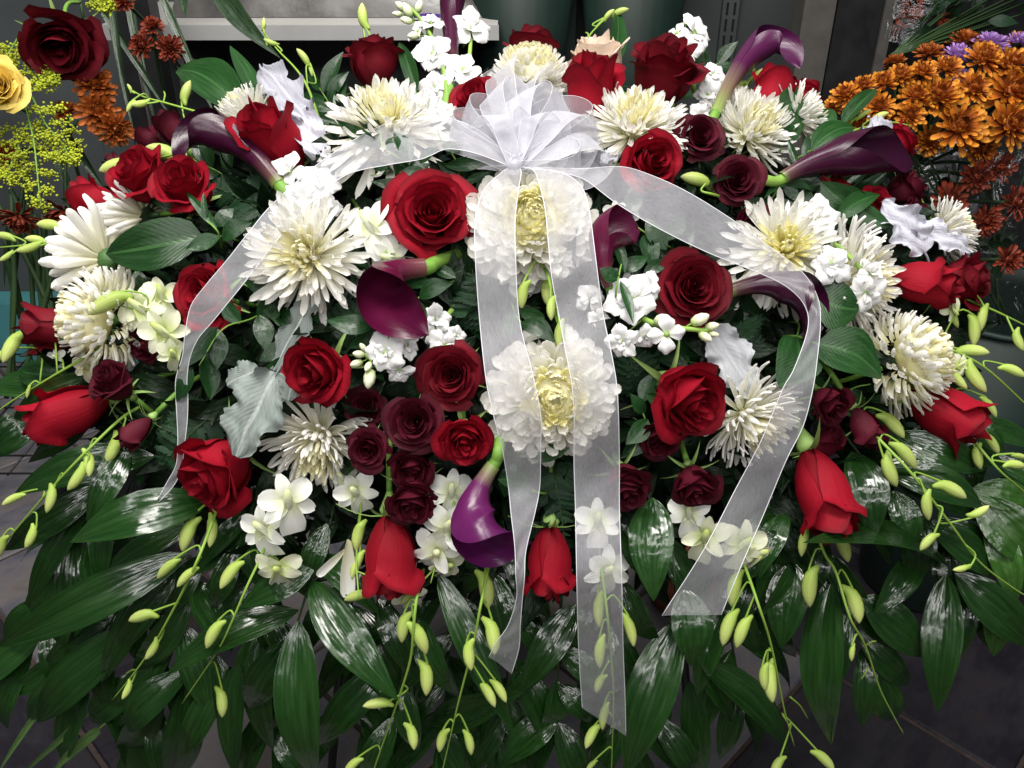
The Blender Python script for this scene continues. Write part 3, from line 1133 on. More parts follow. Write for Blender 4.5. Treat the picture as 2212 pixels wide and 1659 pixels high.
def lip_geo():
    def fn(s, t):
        w = .07 + .20 * np.sin(np.pi / 2 * t) * (1 - .35 * np.maximum(0, t - .75) * 3)
        return s * w, t * .62, .25 * s * s * (1 - t) - .22 * t * t + .04 * np.sin(s * 8) * t + .05
    g = G().add(*sheet(7, 8, fn))
    g.add(*lathe([(.05, -.35), (.09, -.12), (.085, .05), (.06, .18), (.02, .22)], 8), M=T((0, .03, .12)) @ Matrix.Rotation(-.9, 4, 'X'))
    return g


LIP = {k: lip_geo().mesh('blossom', M[k]) for k in ('orch', 'orch_g')}


def blossom(root, org, pos, face, upim, size, rng, mat='orch', nods=5):
    """an open dendrobium flower; face = where it looks, upim = where its top sepal points"""
    z = Vector(face).normalized()
    A = zframe(z, 0, upim)            # local X near the top direction
    A = A @ Matrix.Rotation(math.pi / 2, 4, 'Z')     # local -Y = top ... lip along +Y below
    A = A @ Matrix.Rotation(math.pi, 4, 'Z') @ Matrix.Rotation(math.pi, 4, 'Z')
    o = part('blossom', LIP['orch_g' if mat == 'orch_g' else 'orch'], root, T(pos - org) @ A @ S3(size, size, size))
    for k, (ang, wide, ln, el) in enumerate(((180, 0, .52, .25), (62, 0, .54, .15), (-62, 0, .54, .15), (118, 1, .55, .12), (-118, 1, .55, .12))):
        a = math.radians(ang + rng.gauss(0, 6))
        e = el + rng.gauss(0, .18)
        dr = Vector((math.sin(a) * math.cos(e), math.cos(a) * math.cos(e), math.sin(e)))
        part('petal' if wide else 'sepal', tepal_me(rng.randrange(4), mat, wide), o, frame(dr, Vector((0, 0, 1))) @ S3(ln, ln, ln))
    return o


def orchid(label, stem_pts, buds=(), flowers=(), stubs=(), r=.0017, group='orchid stems of the spray', tipr=.35):
    """buds: (x, y, length px[, direction]); flowers: (x, y, size, face, up, dz, mat)"""
    # below the flowers the stems hang clear in front of the palm leaflets
    stem_pts = [(q[0], q[1], (q[2] if len(q) > 2 else 0) - .046 * min(1, max(0, (q[1] - (1200 if 450 < q[0] < 1850 else 890)) / 110))) for q in stem_pts]
    w = [P(*q) for q in stem_pts]
    org = w[0]
    rng = random.Random(int(stem_pts[0][0] * 3 + stem_pts[-1][1]))
    root = thing('orchid_stem', org, label, 'orchid stem', group)
    part('stem', G().add(*tube([tuple(v - org) for v in w], r, r * tipr, 7, 6)).mesh('stem', M['bstem']), root)
    c2 = catmull([q[:2] for q in stem_pts], 10)
    cz = catmull([(q[2] if len(q) > 2 else 0,) for q in stem_pts], 10)
    tot = np.array(c2[-1]) - np.array(c2[0])
    tot = tot / (np.linalg.norm(tot) + 1e-6)
    for q in buds:
        x, y, ln = q[:3]
        # hang direction in the picture: down, drawn a little along the stem and away from it
        i = min(range(len(c2)), key=lambda k: (c2[k][0] - x) ** 2 + (c2[k][1] - y) ** 2)
        near = c2[i]
        side = np.array((x, y)) - near
        sl = np.linalg.norm(side) + 1e-6
        dr = np.array((0, .8)) + tot * .55 + side / sl * .30
        if len(q) > 3:
            dr = np.array(q[3], float)
        dr = dr / np.linalg.norm(dr)
        back = max(12, ln * .95)
        j = i
        while j > 0 and np.linalg.norm(c2[j] - near) < back:
            j -= 1
        att = c2[j]
        za = float(cz[j][0])
        dzb = za + (q[4] if len(q) > 4 else -.008)
        px = PX(x, y, dzb)
        L = ln * px * 1.06
        pc = P(x, y, dzb)
        d3 = (W((dr[0], -dr[1], rng.uniform(-.15, .25)))).normalized()
        top = pc - d3 * (L * .5)
        sg = 0 if (side[0] * dr[1] - side[1] * dr[0]) > 0 else 1
        Mx = T(top - org) @ frame(d3, -FV + RV * rng.uniform(-.5, .5)) @ S3(L, L, L)
        o = part('bud', BUD_ME[sg][rng.randrange(3)], root, Mx)
        pa = P(att[0], att[1], za)
        sp = np.array((x, y)) - dr * ln * .5 - att
        mid = (pa + top) * .5 - d3 * (top - pa).length * .42
        Mi = Mx.inverted() @ T(-org)
        part('pedicel', G().add(*tube([tuple(Mi @ v) for v in (pa, mid, top - d3 * L * .06, top + d3 * L * .06)], .0009 / L, .0011 / L, 5, 4)).mesh('pedicel', M['bstem']), o)
    for (x, y, s, face, up, dz, mat) in flowers:
        p = P(x, y, dz)
        sz = s * PX(x, y, dz)
        fv = W(face).normalized()
        o = blossom(root, org, p, fv, W(up), sz, rng, mat)
        i = min(range(len(c2)), key=lambda k: (c2[k][0] - x) ** 2 + (c2[k][1] - y) ** 2)
        q = P(c2[i][0], c2[i][1], float(cz[i][0]))
        Mi = o.matrix_basis.inverted() @ T(-org)
        part('pedicel', G().add(*tube([tuple(Mi @ v) for v in (p - fv * sz * .05, p - fv * sz * .25 + (q - p) * .3, q)], .0010 / sz, .0010 / sz, 5, 4)).mesh('pedicel', M['bstem']), o)
    for (x0, y0, x1, y1) in stubs:
        part('pedicel', G().add(*tube([tuple(P(x0, y0) - org), tuple(P((x0 + x1) / 2 + 3, (y0 + y1) / 2 - 4, -.005) - org), tuple(P(x1, y1, -.005) - org)], .0010, .0008, 5, 4)).mesh('pedicel', M['bstem']), root)
    return root


# ------------------------------------------------------------------ ribbon
def ribbon_geo(pairs, org, cols=9, n=7, crink=.0012, seed=0):
    """pairs: world points of the two edges"""
    A = [Vector(q) for q in catmull([tuple(p[0]) for p in pairs], n)]
    B = [Vector(q) for q in catmull([tuple(p[1]) for p in pairs], n)]
    rng = random.Random(seed)
    p1, p2 = rng.uniform(0, 6), rng.uniform(0, 6)
    v, a = [], []
    m = len(A)
    for i in range(m):
        w = B[i] - A[i]
        d = (A[min(i + 1, m - 1)] - A[max(0, i - 1)])
        nr = w.cross(d)
        nr = nr.normalized() if nr.length > 1e-9 else -FV
        for k in range(cols):
            u = k / (cols - 1)
            bulge = math.sin(math.pi * u) * crink * (math.sin(i * .35 + p1) + .6 * math.sin(i * .9 + u * 5 + p2))
            v.append(tuple(A[i] + w * u + nr * bulge - org))
            a.append((u, i / (m - 1), .5))
    f = [(i * cols + k, i * cols + k + 1, (i + 1) * cols + k + 1, (i + 1) * cols + k) for i in range(m - 1) for k in range(cols - 1)]
    return (v, f, a), [p - org for p in A], [p - org for p in B]


def ribbon_part(root, name, pairs, mat='organza', seed=0, crink=.0012, hem=.00038, cut=True):
    org = root.location
    geo, A, B = ribbon_geo(pairs, org, seed=seed, crink=crink)
    o = part(name, G().add(*geo).mesh(name, M[mat]), root)
    for e in (A, B):
        part('hem', G().add(*tube([tuple(q) for q in e], hem, hem, 5, 1)).mesh('hem', M['hem']), o)
    return o


def auto_frond(label, pts, n, ll, lw, seed, mat='palm', spread=.9):
    """rachis along pts (x, y, dz) with n leaflets set alternately, sizes in photo pixels"""
    rng = random.Random(seed)
    c = [np.array(q) for q in catmull(pts, 8)]
    leaf = []
    for k in range(n):
        u = (k + .6) / n
        i = min(len(c) - 2, int(u * (len(c) - 1)))
        d = c[i + 1][:2] - c[i][:2]
        d = d / (np.linalg.norm(d) + 1e-6)
        sd = np.array((d[1], -d[0])) * (1 if k % 2 else -1)
        last = k == n - 1
        dr = d * rng.uniform(.7, 1.1) + sd * (0 if last else spread * rng.uniform(.5, 1.0)) + np.array((0, .35))
        dr = dr / np.linalg.norm(dr)
        L = ll * rng.uniform(.8, 1.2)
        z = float(c[i][2]) + rng.uniform(-.004, .008)
        leaf.append((c[i][0], c[i][1], c[i][0] + dr[0] * L, c[i][1] + dr[1] * L, lw * rng.uniform(.8, 1.15), z, z + rng.uniform(.0, .015)))
    return frond(label, pts, leaf, mat)
# ------------------------------------------------------------------ the place: tiled floor, cooler wall, shelf, posts
SL_D = slate_mat('dark shaded slate tile', [(.006, .005, .008), (.011, .009, .014), (.020, .018, .023), (.026, .015, .013)], .42)
SL_L = slate_mat('grey lit slate tile', [(.06, .06, .08), (.10, .097, .115), (.14, .125, .125), (.11, .09, .075)], .5)
GROUT_D = plain_mat('grout', (.045, .030, .026), .85, noise=.35, scale=80)


def struct(name, me, loc=(0, 0, 0)):
    o = bpy.data.objects.new(name, me)
    COL.objects.link(o)
    o.location = loc
    o['kind'] = 'structure'
    return o


g = G()
g.v = [(-6, -4, 0), (6, -4, 0), (6, 6, 0), (-6, 6, 0)]
g.f = [(0, 1, 2, 3)]
g.a = [(.5, .5, .5)] * 4
floor = struct('floor', g.mesh('floor', GROUT_D, False), (0, 0, -.004))


def tile_me(mat):
    t = .3050 / 2 - .0035
    b = .003
    v = [(-t, -t, 0), (t, -t, 0), (t, t, 0), (-t, t, 0), (-t + b, -t + b, .004), (t - b, -t + b, .004), (t - b, t - b, .004), (-t + b, t - b, .004)]
    f = [(4, 5, 6, 7), (0, 1, 5, 4), (1, 2, 6, 5), (2, 3, 7, 6), (3, 0, 4, 7)]
    return G().add(v, f).mesh('floor_tile', mat, False)


TD, TL = tile_me(SL_D), tile_me(SL_L)
TR = random.Random(5)
for i in range(-6, 12):
    for j in range(-3, 12):
        a = .6600 + (i + .5) * .4313          # x + y
        b = 1.375 + (j - 6 + .5) * .4313          # y - x
        x, y = (a - b) / 2, (a + b) / 2
        if not (-1.9 < x < 1.9 and .35 < y < 2.35):
            continue
        light = x < .32 and y < 1.25 and x > -.46  # paler tiles: partly lighter slate, partly floor light put into the colour
        o = part('floor_tile', TL if (light or (x < -.55 and y > 1.2)) else TD, floor, T((x, y, TR.uniform(-.0005, .0012))) @ Matrix.Rotation(math.pi / 4 + TR.choice((0, 1, 2, 3)) * math.pi / 2, 4, 'Z'))

WALL = plain_mat('cooler wall paint', (.062, .070, .072), .40, noise=.22, scale=4)
WHITE = plain_mat('white shelf laminate', (.46, .445, .42), .45, noise=.05, scale=20)
EDGE = plain_mat('shelf edge band', (.33, .33, .325), .4, noise=.05, scale=20)
BLACK = plain_mat('black post paint', (.012, .012, .013), .35, noise=.3, scale=30)
STEEL = plain_mat('brushed steel', (.15, .14, .13), .35, noise=.15, scale=30, metal=.6)
DGREEN = plain_mat('dark green plastic', (.003, .014, .010), .6, noise=.2, scale=20)
TEAL = plain_mat('teal board', (.06, .22, .24), .5, noise=.15, scale=15)
TERRA = plain_mat('terracotta', (.22, .07, .035), .8, noise=.25, scale=60)

g = G().box(-3, 3, 2.10, 2.16, .03, 2.6)
struct('wall', g.mesh('wall', WALL, False))
g = G().box(-3, 3, 2.02, 2.098, .004, .17)
struct('baseboard', g.mesh('baseboard', TEAL, False))

sh = thing('shelf', (-.36, 1.82, .85), 'white laminate shelf behind the top left of the spray', 'shelf')
part('board', G().box(-.42, .333, -.019, .27, 0.0, .018).mesh('board', WHITE, False), sh)
part('front_edge', G().box(-.424, .335, -.028, -.0195, -.010, .0165).mesh('front_edge', EDGE, False), sh)
part('bracket', G().box(-.30, -.285, .0, .27, -.12, -.001).mesh('bracket', STEEL, False), sh)
part('bracket', G().box(.20, .215, .0, .27, -.12, -.001).mesh('bracket', STEEL, False), sh)

# a bag of grey film lying on the shelf, and a purple ribbon end
rg = random.Random(3)


def lump_geo(nx, ny, fn):
    s, t = np.meshgrid(np.linspace(0, 1, nx), np.linspace(0, 1, ny))
    x, y, z = fn(s.ravel(), t.ravel())
    v = np.stack([x, y, z], 1).tolist()
    f = [(j * nx + i, j * nx + i + 1, (j + 1) * nx + i + 1, (j + 1) * nx + i) for j in range(ny - 1) for i in range(nx - 1)]
    return v, f, [(.5, .5, .5)] * len(v)


BAG = plain_mat('grey film bag', (.09, .085, .08), .3, spec=.5, noise=.5, scale=14, bump=1.0)
bg = lump_geo(40, 14, lambda s, t: ((s - .5) * .62, -.05 + np.sin(np.pi * t) * .0 + (t - .5) * .16, .001 + .10 * np.sin(np.pi * t) ** .6 * np.sin(np.pi * np.clip(s, .02, .98)) ** .35 + .012 * np.sin(s * 31) * np.sin(t * 9) * np.sin(np.pi * t)))
solo('plastic_bag', G().add(*bg).mesh('plastic_bag', BAG), (-.36, 2.0, .868), 'crumpled grey plastic bag lying on the white shelf', 'plastic bag')
PURP = plain_mat('purple ribbon', (.06, .012, .20), .4, noise=.1)
pr = [((-.05, 0, .001), (-.045, .02, .002)), ((0, -.012, .008), (.0, .012, .012)), ((.05, .0, .004), (.05, .02, .006)), ((.09, .03, .002), (.09, .045, .002))]
rb = solo('purple_ribbon', None, (-.20, 1.86, .868), 'purple ribbon end on the white shelf beside the plastic bag', 'ribbon') if False else None
geo, _, _ = ribbon_geo(pr, Vector((0, 0, 0)), cols=4)
solo('ribbon_end', G().add(*geo).mesh('ribbon_end', PURP), (-.165, 1.83, .869), 'purple ribbon end lying on the white shelf in front of the bag', 'ribbon')

# posts and uprights
po = thing('post', (-.64, 1.60, 0), 'black cooler post left of the white shelf', 'post', 'cooler posts')
part('upright', G().box(-.035, .0, -.02, .03, 0.004, 2.5).mesh('upright', BLACK, False), po)
part('flange', G().box(.002, .036, -.012, .03, 0.004, 2.5).mesh('flange', BLACK, False), po)
part('seam_strip', G().box(-.0005, .0025, -.0225, -.0121, 0.004, 2.5).mesh('seam_strip', STEEL, False), po)
po = thing('post', (.555, 1.62, 0), 'black cooler post with steel edges at the right of the grey wall', 'post', 'cooler posts')
part('steel_edge', G().box(-.065, -.012, -.02, .05, 0.004, 2.5).mesh('steel_edge', STEEL, False), po)
part('upright', G().box(-.010, .065, -.024, .05, 0.004, 2.5).mesh('upright', BLACK, False), po)
part('trim_strip', G().box(.067, .085, -.03, .05, 0.004, 2.5).mesh('trim_strip', STEEL, False), po)
part('side_panel', G().box(.088, 1.3, .0, .05, 0.004, 2.5).mesh('side_panel', BLACK, False), po)
ss = thing('shelf_standard', (.478, 2.088, 0), 'slotted steel shelf standard on the grey wall by the right post', 'shelf standard')
part('channel', G().box(-.018, .018, -.006, .010, .2, 2.4).mesh('channel', WALL, False), ss)
slot = G().box(-.0022, .0022, -.0085, -.0062, -.012, .012).mesh('slot', BLACK, False)
for k in range(14):
    for sx in (-.008, .008):
        part('slot', slot, ss, T((sx, 0, .55 + k * .034)))
po = thing('post', (.118, 2.0, 0), 'slim dark green upright between the two tapered buckets', 'post', 'cooler posts')
part('upright', G().box(-.016, .016, -.012, .03, .004, 2.5).mesh('upright', DGREEN, False), po)


def bucket(label, loc, r0, r1, h, mat, lip=True, group='florist buckets', name='flower_bucket', cat='bucket'):
    root = thing(name, loc, label, cat, group)
    pr = [(r0 * .98, 0), (r0, .004), (r1, h), (r1 - .004, h), (r1 - .006, h - .03), (r0 * .9, .02)]
    part('body', G().add(*lathe(pr, 28), M=Matrix.Rotation(math.pi / 2, 4, 'X')).mesh('body', mat), root)
    if lip:
        ring = [(math.cos(k * .2244) * r1, math.sin(k * .2244) * r1, h) for k in range(29)]
        part('rim', G().add(*tube(ring, .005, .005, 6, 1)).mesh('rim', mat), root)
    return root


# tapered buckets standing on a low ledge in front of the wall
ld = thing('ledge', (.16, 1.98, .40), 'dark green ledge behind the spray carrying two tapered buckets', 'ledge')
part('top', G().box(-.42, .42, -.12, .10, .18, .20).mesh('top', DGREEN, False), ld)
part('front', G().box(-.42, .42, -.10, -.085, -.38, .178).mesh('front', DGREEN, False), ld)
bucket('tapered dark green bucket behind the top of the spray, beside the shelf end', (.02, 1.93, .60), .065, .125, .46, DGREEN)
bucket('tapered dark green bucket behind the white rose, right of the slim upright', (.245, 1.93, .60), .065, .125, .46, DGREEN)

# stand that carries the spray, in its shade
st = thing('flower_stand', (0, .95, 0), 'black wire stand under the flower spray, mostly hidden by palm leaves', 'stand')
for sx, sy in ((-.2, -.12), (.2, -.12), (-.2, .16), (.2, .16)):
    part('leg', G().add(*tube([(sx * 1.3, sy * 1.3, .004), (sx, sy, .42)], .006, .006, 7, 2)).mesh('leg', BLACK), st)
ring = [(math.cos(k * .2618) * .26, math.sin(k * .2618) * .18 + .02, .42) for k in range(25)]
part('ring', G().add(*tube(ring, .006, .006, 6, 1)).mesh('ring', BLACK), st)
TRAY = plain_mat('black plastic tray', (.01, .012, .011), .4)
part('tray', G().add(*lathe([(.02, .43), (.24, .43), (.26, .47), (.255, .47), (.22, .445)], 24), M=S3(1, .75, 1) @ Matrix.Rotation(math.pi / 2, 4, 'X')).mesh('tray', TRAY), st)

tp = thing('terracotta_pot', (.30, 1.16, .004), 'small terracotta pot on the floor behind the palm leaves, lower right', 'pot')
part('body', G().add(*lathe([(.05, 0), (.075, .12), (.07, .12), (.045, .01)], 20), M=Matrix.Rotation(math.pi / 2, 4, 'X')).mesh('body', TERRA), tp)
part('rim', G().add(*lathe([(.077, .115), (.086, .117), (.089, .150), (.080, .152), (.074, .12)], 20), M=Matrix.Rotation(math.pi / 2, 4, 'X')).mesh('rim', TERRA), tp)

# unseen foam core, put in to block light, and the packed greenery that fills the dome
FC = PD(1106, 800, 1.00)


def foam_geo():
    v, f = [], []
    n, m = 28, 16
    for j in range(m + 1):
        for i in range(n):
            th = i / n * 2 * math.pi
            ph = j / m * math.pi
            d = Vector((math.sin(ph) * math.cos(th) * .37, math.sin(ph) * math.sin(th) * .21, math.cos(ph) * .145))
            d *= 1 + .05 * math.sin(th * 5 + ph * 7)
            v.append(tuple(W((d.x, d.y, d.z))))
    for j in range(m):
        for i in range(n):
            f.append((j * n + i, (j + 1) * n + i, (j + 1) * n + (i + 1) % n, j * n + (i + 1) % n))
    return v, f


v, f = foam_geo()
solo('floral_foam', G().add(v, f).mesh('floral_foam', M['foam']), FC, 'dark wet floral foam deep inside the flower spray', 'floral foam')

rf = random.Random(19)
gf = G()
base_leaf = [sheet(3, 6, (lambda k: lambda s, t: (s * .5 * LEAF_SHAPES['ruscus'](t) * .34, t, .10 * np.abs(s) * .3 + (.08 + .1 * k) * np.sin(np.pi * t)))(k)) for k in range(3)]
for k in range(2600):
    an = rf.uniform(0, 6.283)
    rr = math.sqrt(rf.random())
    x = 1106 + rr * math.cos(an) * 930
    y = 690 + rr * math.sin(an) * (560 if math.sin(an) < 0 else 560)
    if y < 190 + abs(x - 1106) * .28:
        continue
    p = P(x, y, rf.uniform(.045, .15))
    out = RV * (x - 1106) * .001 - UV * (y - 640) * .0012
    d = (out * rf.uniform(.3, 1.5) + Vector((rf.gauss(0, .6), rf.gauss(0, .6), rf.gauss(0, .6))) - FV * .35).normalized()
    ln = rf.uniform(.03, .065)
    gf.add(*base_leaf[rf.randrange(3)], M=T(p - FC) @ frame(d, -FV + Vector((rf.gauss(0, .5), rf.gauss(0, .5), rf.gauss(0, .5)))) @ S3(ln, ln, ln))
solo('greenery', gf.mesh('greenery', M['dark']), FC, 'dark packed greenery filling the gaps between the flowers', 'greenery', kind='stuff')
# ------------------------------------------------------------------ the spray: roses
for q in [
    (935, 462, 200, 'open', 'red', (.12, .12, 1), -.005, 'large fully open bright red rose left of the two hanging ribbon tails'),
    (1498, 622, 168, 'open', 'deep', (.05, .05, 1), 0, 'open dark red rose under the right ribbon, beside the magenta calla'),
    (1482, 856, 178, 'half', 'red', (.42, -.40, .85), -.005, 'bright red half-open rose overlapping the white spider mum at lower right'),
    (688, 797, 152, 'half', 'red', (-.32, -.22, .95), -.012, 'red half-open rose above the drooping white mum, left of center'),
    (975, 812, 150, 'open', 'deep', (-.1, -.05, 1), .004, 'deep red rose beside the left edge of the hanging ribbon, above the burgundy cluster'),
    (1003, 945, 120, 'half', 'red', (.08, -.42, .9), -.01, 'small red rose facing down between burgundy roses and the ribbon'),
    (470, 1012, 180, 'half', 'red', (-.42, -.48, .75), -.005, 'red rose facing lower left under the grey felt leaf'),
    (145, 892, 168, 'bud', 'red', (-.88, -.38, .22), -.01, 'big pointed red rose bud aimed left at the far left edge'),
    (114, 708, 132, 'bud', 'deep', (-.93, .06, .28), 0, 'dark red rose bud left of the creamy football mum'),
    (447, 640, 158, 'open', 'red', (-.4, .05, .9), .012, 'red rose half covered by the left ribbon tail'),
    (400, 408, 140, 'half', 'red', (-.12, .42, .85), -.012, 'red rose nearest the broad leaf in the upper left pair'),
    (308, 385, 138, 'half', 'red', (-.42, .45, .75), .0, 'red rose behind its neighbour in the upper left pair, under a yellow green bud'),
    (212, 438, 120, 'bud', 'red', (-.75, .45, .25), .03, 'crimson rose seen from the side at the far left above the white petals'),
    (588, 302, 172, 'bud', 'red', (-.35, .55, .62), -.01, 'red rose with one big outer petal above the left dark calla'),
    (805, 133, 128, 'half', 'deep', (-.05, 1, .16), .0, 'dark red rose standing upright in front of the shelf at upper left'),
    (1148, 118, 128, 'half', 'deep', (.02, 1, .14), .02, 'dark red rose standing behind the bow and the cream mum'),
    (1033, 222, 112, 'half', 'red', (-.45, .35, .8), .0, 'small red rose touching the left side of the bow'),
    (1277, 205, 170, 'bud', 'red', (0, .85, .48), -.008, 'tall red rose rising right behind the bow loops'),
    (1432, 160, 172, 'half', 'deep', (.18, .78, .6), .0, 'large velvety dark red rose at the top right of the bow'),
    (1662, 210, 124, 'bud', 'red', (.28, .95, .12), .015, 'red tulip-shaped rose bud at upper right below the purple calla'),
    (1404, 352, 132, 'half', 'red', (.22, -.05, .95), -.012, 'red rose in front of the white spider mum right of the bow'),
    (2078, 606, 128, 'half', 'deep', (.75, .12, .6), .008, 'dark red rose at the far right under the silver leaf'),
    (1995, 612, 142, 'bud', 'red', (.72, -.18, .55), .0, 'red rose wedged between the white mum petals and the dark red rose at far right'),
    (2048, 892, 168, 'bud', 'red', (.78, -.48, .34), -.01, 'red rose bud aimed right below the shaggy white football mum'),
    (1782, 1068, 190, 'bud', 'red', (.2, -.88, .42), -.01, 'red rose hanging head down beside the end of the right ribbon'),
    (842, 1205, 172, 'bud', 'red', (.02, -1, .10), -.008, 'red tulip-shaped rose hanging straight down left of the purple calla'),
    (1190, 1218, 150, 'bud', 'red', (0, -1, .12), .0, 'red tulip-shaped rose hanging down between the two ribbon tails'),
    (1895, 432, 74, 'open', 'red', (.3, .4, .8), .012, 'small red rose in the leaves below the dark calla at right'),
    (1738, 200, 70, 'half', 'red', (.5, .8, .3), .03, 'small red rose peeping out behind the tulip-shaped bud at upper right'),
    (1938, 308, 90, 'half', 'red', (.6, .6, .3), .03, 'red rose behind the small silver leaf above the dark calla at right'),
    (1806, 418, 80, 'half', 'red', (.4, .6, .5), .03, 'red rose hidden under the stalk side of the dark calla at right'),
]:
    rose(*q)
for q in [
    (896, 912, 132, 'open', 'wine', (0, .05, 1), -.002, 'largest burgundy rose in the dark cluster left of the ribbon'),
    (795, 972, 98, 'open', 'wine', (-.1, -.2, 1), -.010, 'burgundy rose at the left end of the dark cluster, touching the drooping white mum'),
    (790, 880, 96, 'open', 'wine', (0, .1, 1), .035, 'shaded burgundy rose behind the dark cluster, under the white stock'),
    (892, 1008, 98, 'half', 'wine', (0, -.5, .85), .006, 'burgundy rose squeezed between the largest and the lowest of the dark cluster'),
    (890, 1077, 114, 'half', 'wine', (.05, -.55, .8), -.004, 'lowest burgundy rose of the dark cluster, above the hanging red rose'),
    (246, 828, 102, 'half', 'wine', (-.35, .5, .75), -.012, 'burgundy rose standing upright beside the big pointed red bud at left'),
    (293, 934, 78, 'bud', 'wine', (-.55, -.65, .4), -.008, 'small burgundy bud hanging with its green calyx up at lower left'),
    (322, 744, 84, 'half', 'wine', (-.3, -.4, .7), .025, 'burgundy rose in shade behind the greenish orchids at left'),
    (372, 282, 88, 'bud', 'wine', (-.5, .7, .4), .015, 'burgundy rose behind the left dark calla'),
    (322, 302, 62, 'bud', 'wine', (-.7, .6, .3), .03, 'small burgundy rose left of the one behind the dark calla'),
    (252, 352, 50, 'bud', 'wine', (-.8, .5, .3), .035, 'tiny burgundy rose peeping out above the crimson rose at far left'),
    (1510, 296, 108, 'open', 'wine', (.05, .1, 1), -.006, 'upper burgundy rose between the two white mums right of the bow'),
    (1592, 390, 112, 'open', 'wine', (-.05, .0, 1), -.004, 'burgundy rose left of the thick green calla stem'),
    (1625, 482, 82, 'half', 'wine', (.1, -.2, .9), .02, 'shaded burgundy rose just above the right ribbon'),
    (1955, 408, 92, 'half', 'wine', (.7, .4, .5), .02, 'burgundy rose at the tip of the dark calla on the right'),
    (1968, 462, 70, 'half', 'wine', (.6, .1, .6), .02, 'burgundy rose behind the silver leaf at far right'),
    (1792, 868, 92, 'half', 'wine', (.30, -.5, .75), -.004, 'upper burgundy rose of the trio right of the ribbon'),
    (1872, 925, 92, 'bud', 'wine', (.35, -.75, .4), -.006, 'right burgundy bud of the trio, pointing down'),
    (1785, 955, 84, 'bud', 'wine', (.3, .55, .6), .012, 'burgundy bud just above the head-down red rose'),
    (1425, 945, 92, 'half', 'wine', (-.1, -.5, .8), .015, 'shaded burgundy rose under the bright red rose at lower right'),
    (1500, 1045, 108, 'half', 'wine', (.08, -.62, .75), -.004, 'burgundy rose facing down over white orchids, left of the right ribbon'),
    (1350, 1046, 112, 'half', 'wine', (.15, -.6, .75), .0, 'burgundy rose half hidden behind the long straight ribbon tail'),
]:
    rose(*q, group='burgundy roses of the spray')
rose(1293, 138, 138, 'half', 'blush', (-.3, .9, .3), .02, 'single blush white rose between the dark red roses at the top')

# ------------------------------------------------------------------ chrysanthemums
for q in [
    (838, 292, 282, 'spider', (-.05, .62, .78), .0, 'white spider mum at upper left, partly under the left ribbon and a ruscus sprig'),
    (672, 556, 262, 'spider', (-.08, .02, 1), .0, 'white spider mum with a pale yellow center beside the left ribbon'),
    (1150, 492, 262, 'football', (0, .12, 1), .015, 'large football mum under the top of the two hanging ribbon tails'),
    (1196, 855, 258, 'football', (0, -.06, 1), .012, 'football mum lower down behind the two hanging ribbon tails'),
    (690, 942, 240, 'fine', (.03, -.68, .72), .028, 'drooping white mum under the red rose, lower left'),
    (1604, 897, 232, 'fine', (.50, -.52, .70), .028, 'white spider mum behind the bright red rose and the right ribbon'),
    (1368, 292, 240, 'spider', (.02, .66, .75), .004, 'white spider mum just right of the bow'),
    (1614, 296, 206, 'fine', (.30, .42, .8), .030, 'white mum behind the two burgundy roses at upper right'),
    (1722, 258, 152, 'fine', (.75, .45, .3), .025, 'white mum side-on behind the tulip-shaped bud at upper right'),
    (1692, 545, 252, 'spider', (-.12, .1, 1), .012, 'pale yellow spider mum under the fold of the right ribbon'),
    (1822, 610, 268, 'spider', (.78, .0, .55), .024, 'big white spider mum behind stock florets at right'),
    (1950, 782, 214, 'pompon', (.78, .30, .50), .008, 'shaggy white football mum at the right above a red bud'),
    (232, 692, 214, 'pompon', (-.88, .08, .42), .012, 'creamy football mum at the left behind a yellow green orchid bud'),
    (232, 562, 262, 'daisy', (-.92, .05, -.35), .02, 'white mum seen from behind with its dark green base showing, far left'),
    (318, 466, 190, 'fine', (-.90, -.02, -.35), .04, 'white mum side-on under the upper left pair of red roses'),
    (545, 262, 172, 'fine', (-.62, .62, .3), .03, 'white mum behind the red rose and the silver leaf at upper left'),
    (1142, 180, 172, 'pompon', (0, .75, .6), .015, 'cream football mum directly behind the top of the bow'),
    (1585, 225, 112, 'spider', (.25, .9, .3), .04, 'cream mum behind the foot of the purple calla'),
    (2038, 500, 152, 'fine', (.85, .28, .3), .012, 'small white spider mum pointing right at the far right edge of the spray'),
]:
    mum(*q, cols=('mum_w', 'mum_y' if q[0] in (1150, 1196, 1692) else 'mum_c'))

# ------------------------------------------------------------------ calla lilies
calla((1545, 248, -.01), (1640, 106, -.014), (1728, 148, -.010), 12, 29, (-.1, .8, .55), 'calla_q', 'purple calla flaring up at the upper right against the grey wall', stem_to=[(1535, 300, .02), (1520, 360, .08)])
calla((1690, 386, -.006), (1822, 340, -.022), (1975, 352, -.008), 14, 39, (-.1, .25, 1), 'calla_d', 'glossy dark calla lying to the right on a thick green stem', stem_to=[(1645, 388, -.008), (1600, 395, .015), (1560, 410, .07)], stem_mat='palestem')
calla((606, 402, .0), (478, 292, -.022), (376, 348, -.018), 17, 38, (-.1, .75, .6), 'calla_d', 'nearly black calla arching left over the red roses')
calla((916, 578, .004), (826, 618, -.022), (926, 724, -.034), 21, 45, (-.25, .0, 1), 'calla_m', 'maroon calla just below the large open rose', stem_to=[(940, 568, .015), (1000, 545, .06)])
calla((1066, 1004, -.012), (1030, 1122, -.028), (1148, 1172, -.044), 16, 50, (-.75, -.5, .5), 'calla_p', 'bright purple calla hanging beside the foot of the left center ribbon', stem_to=[(1078, 970, -.01), (1082, 930, .03), (1085, 880, .08)])
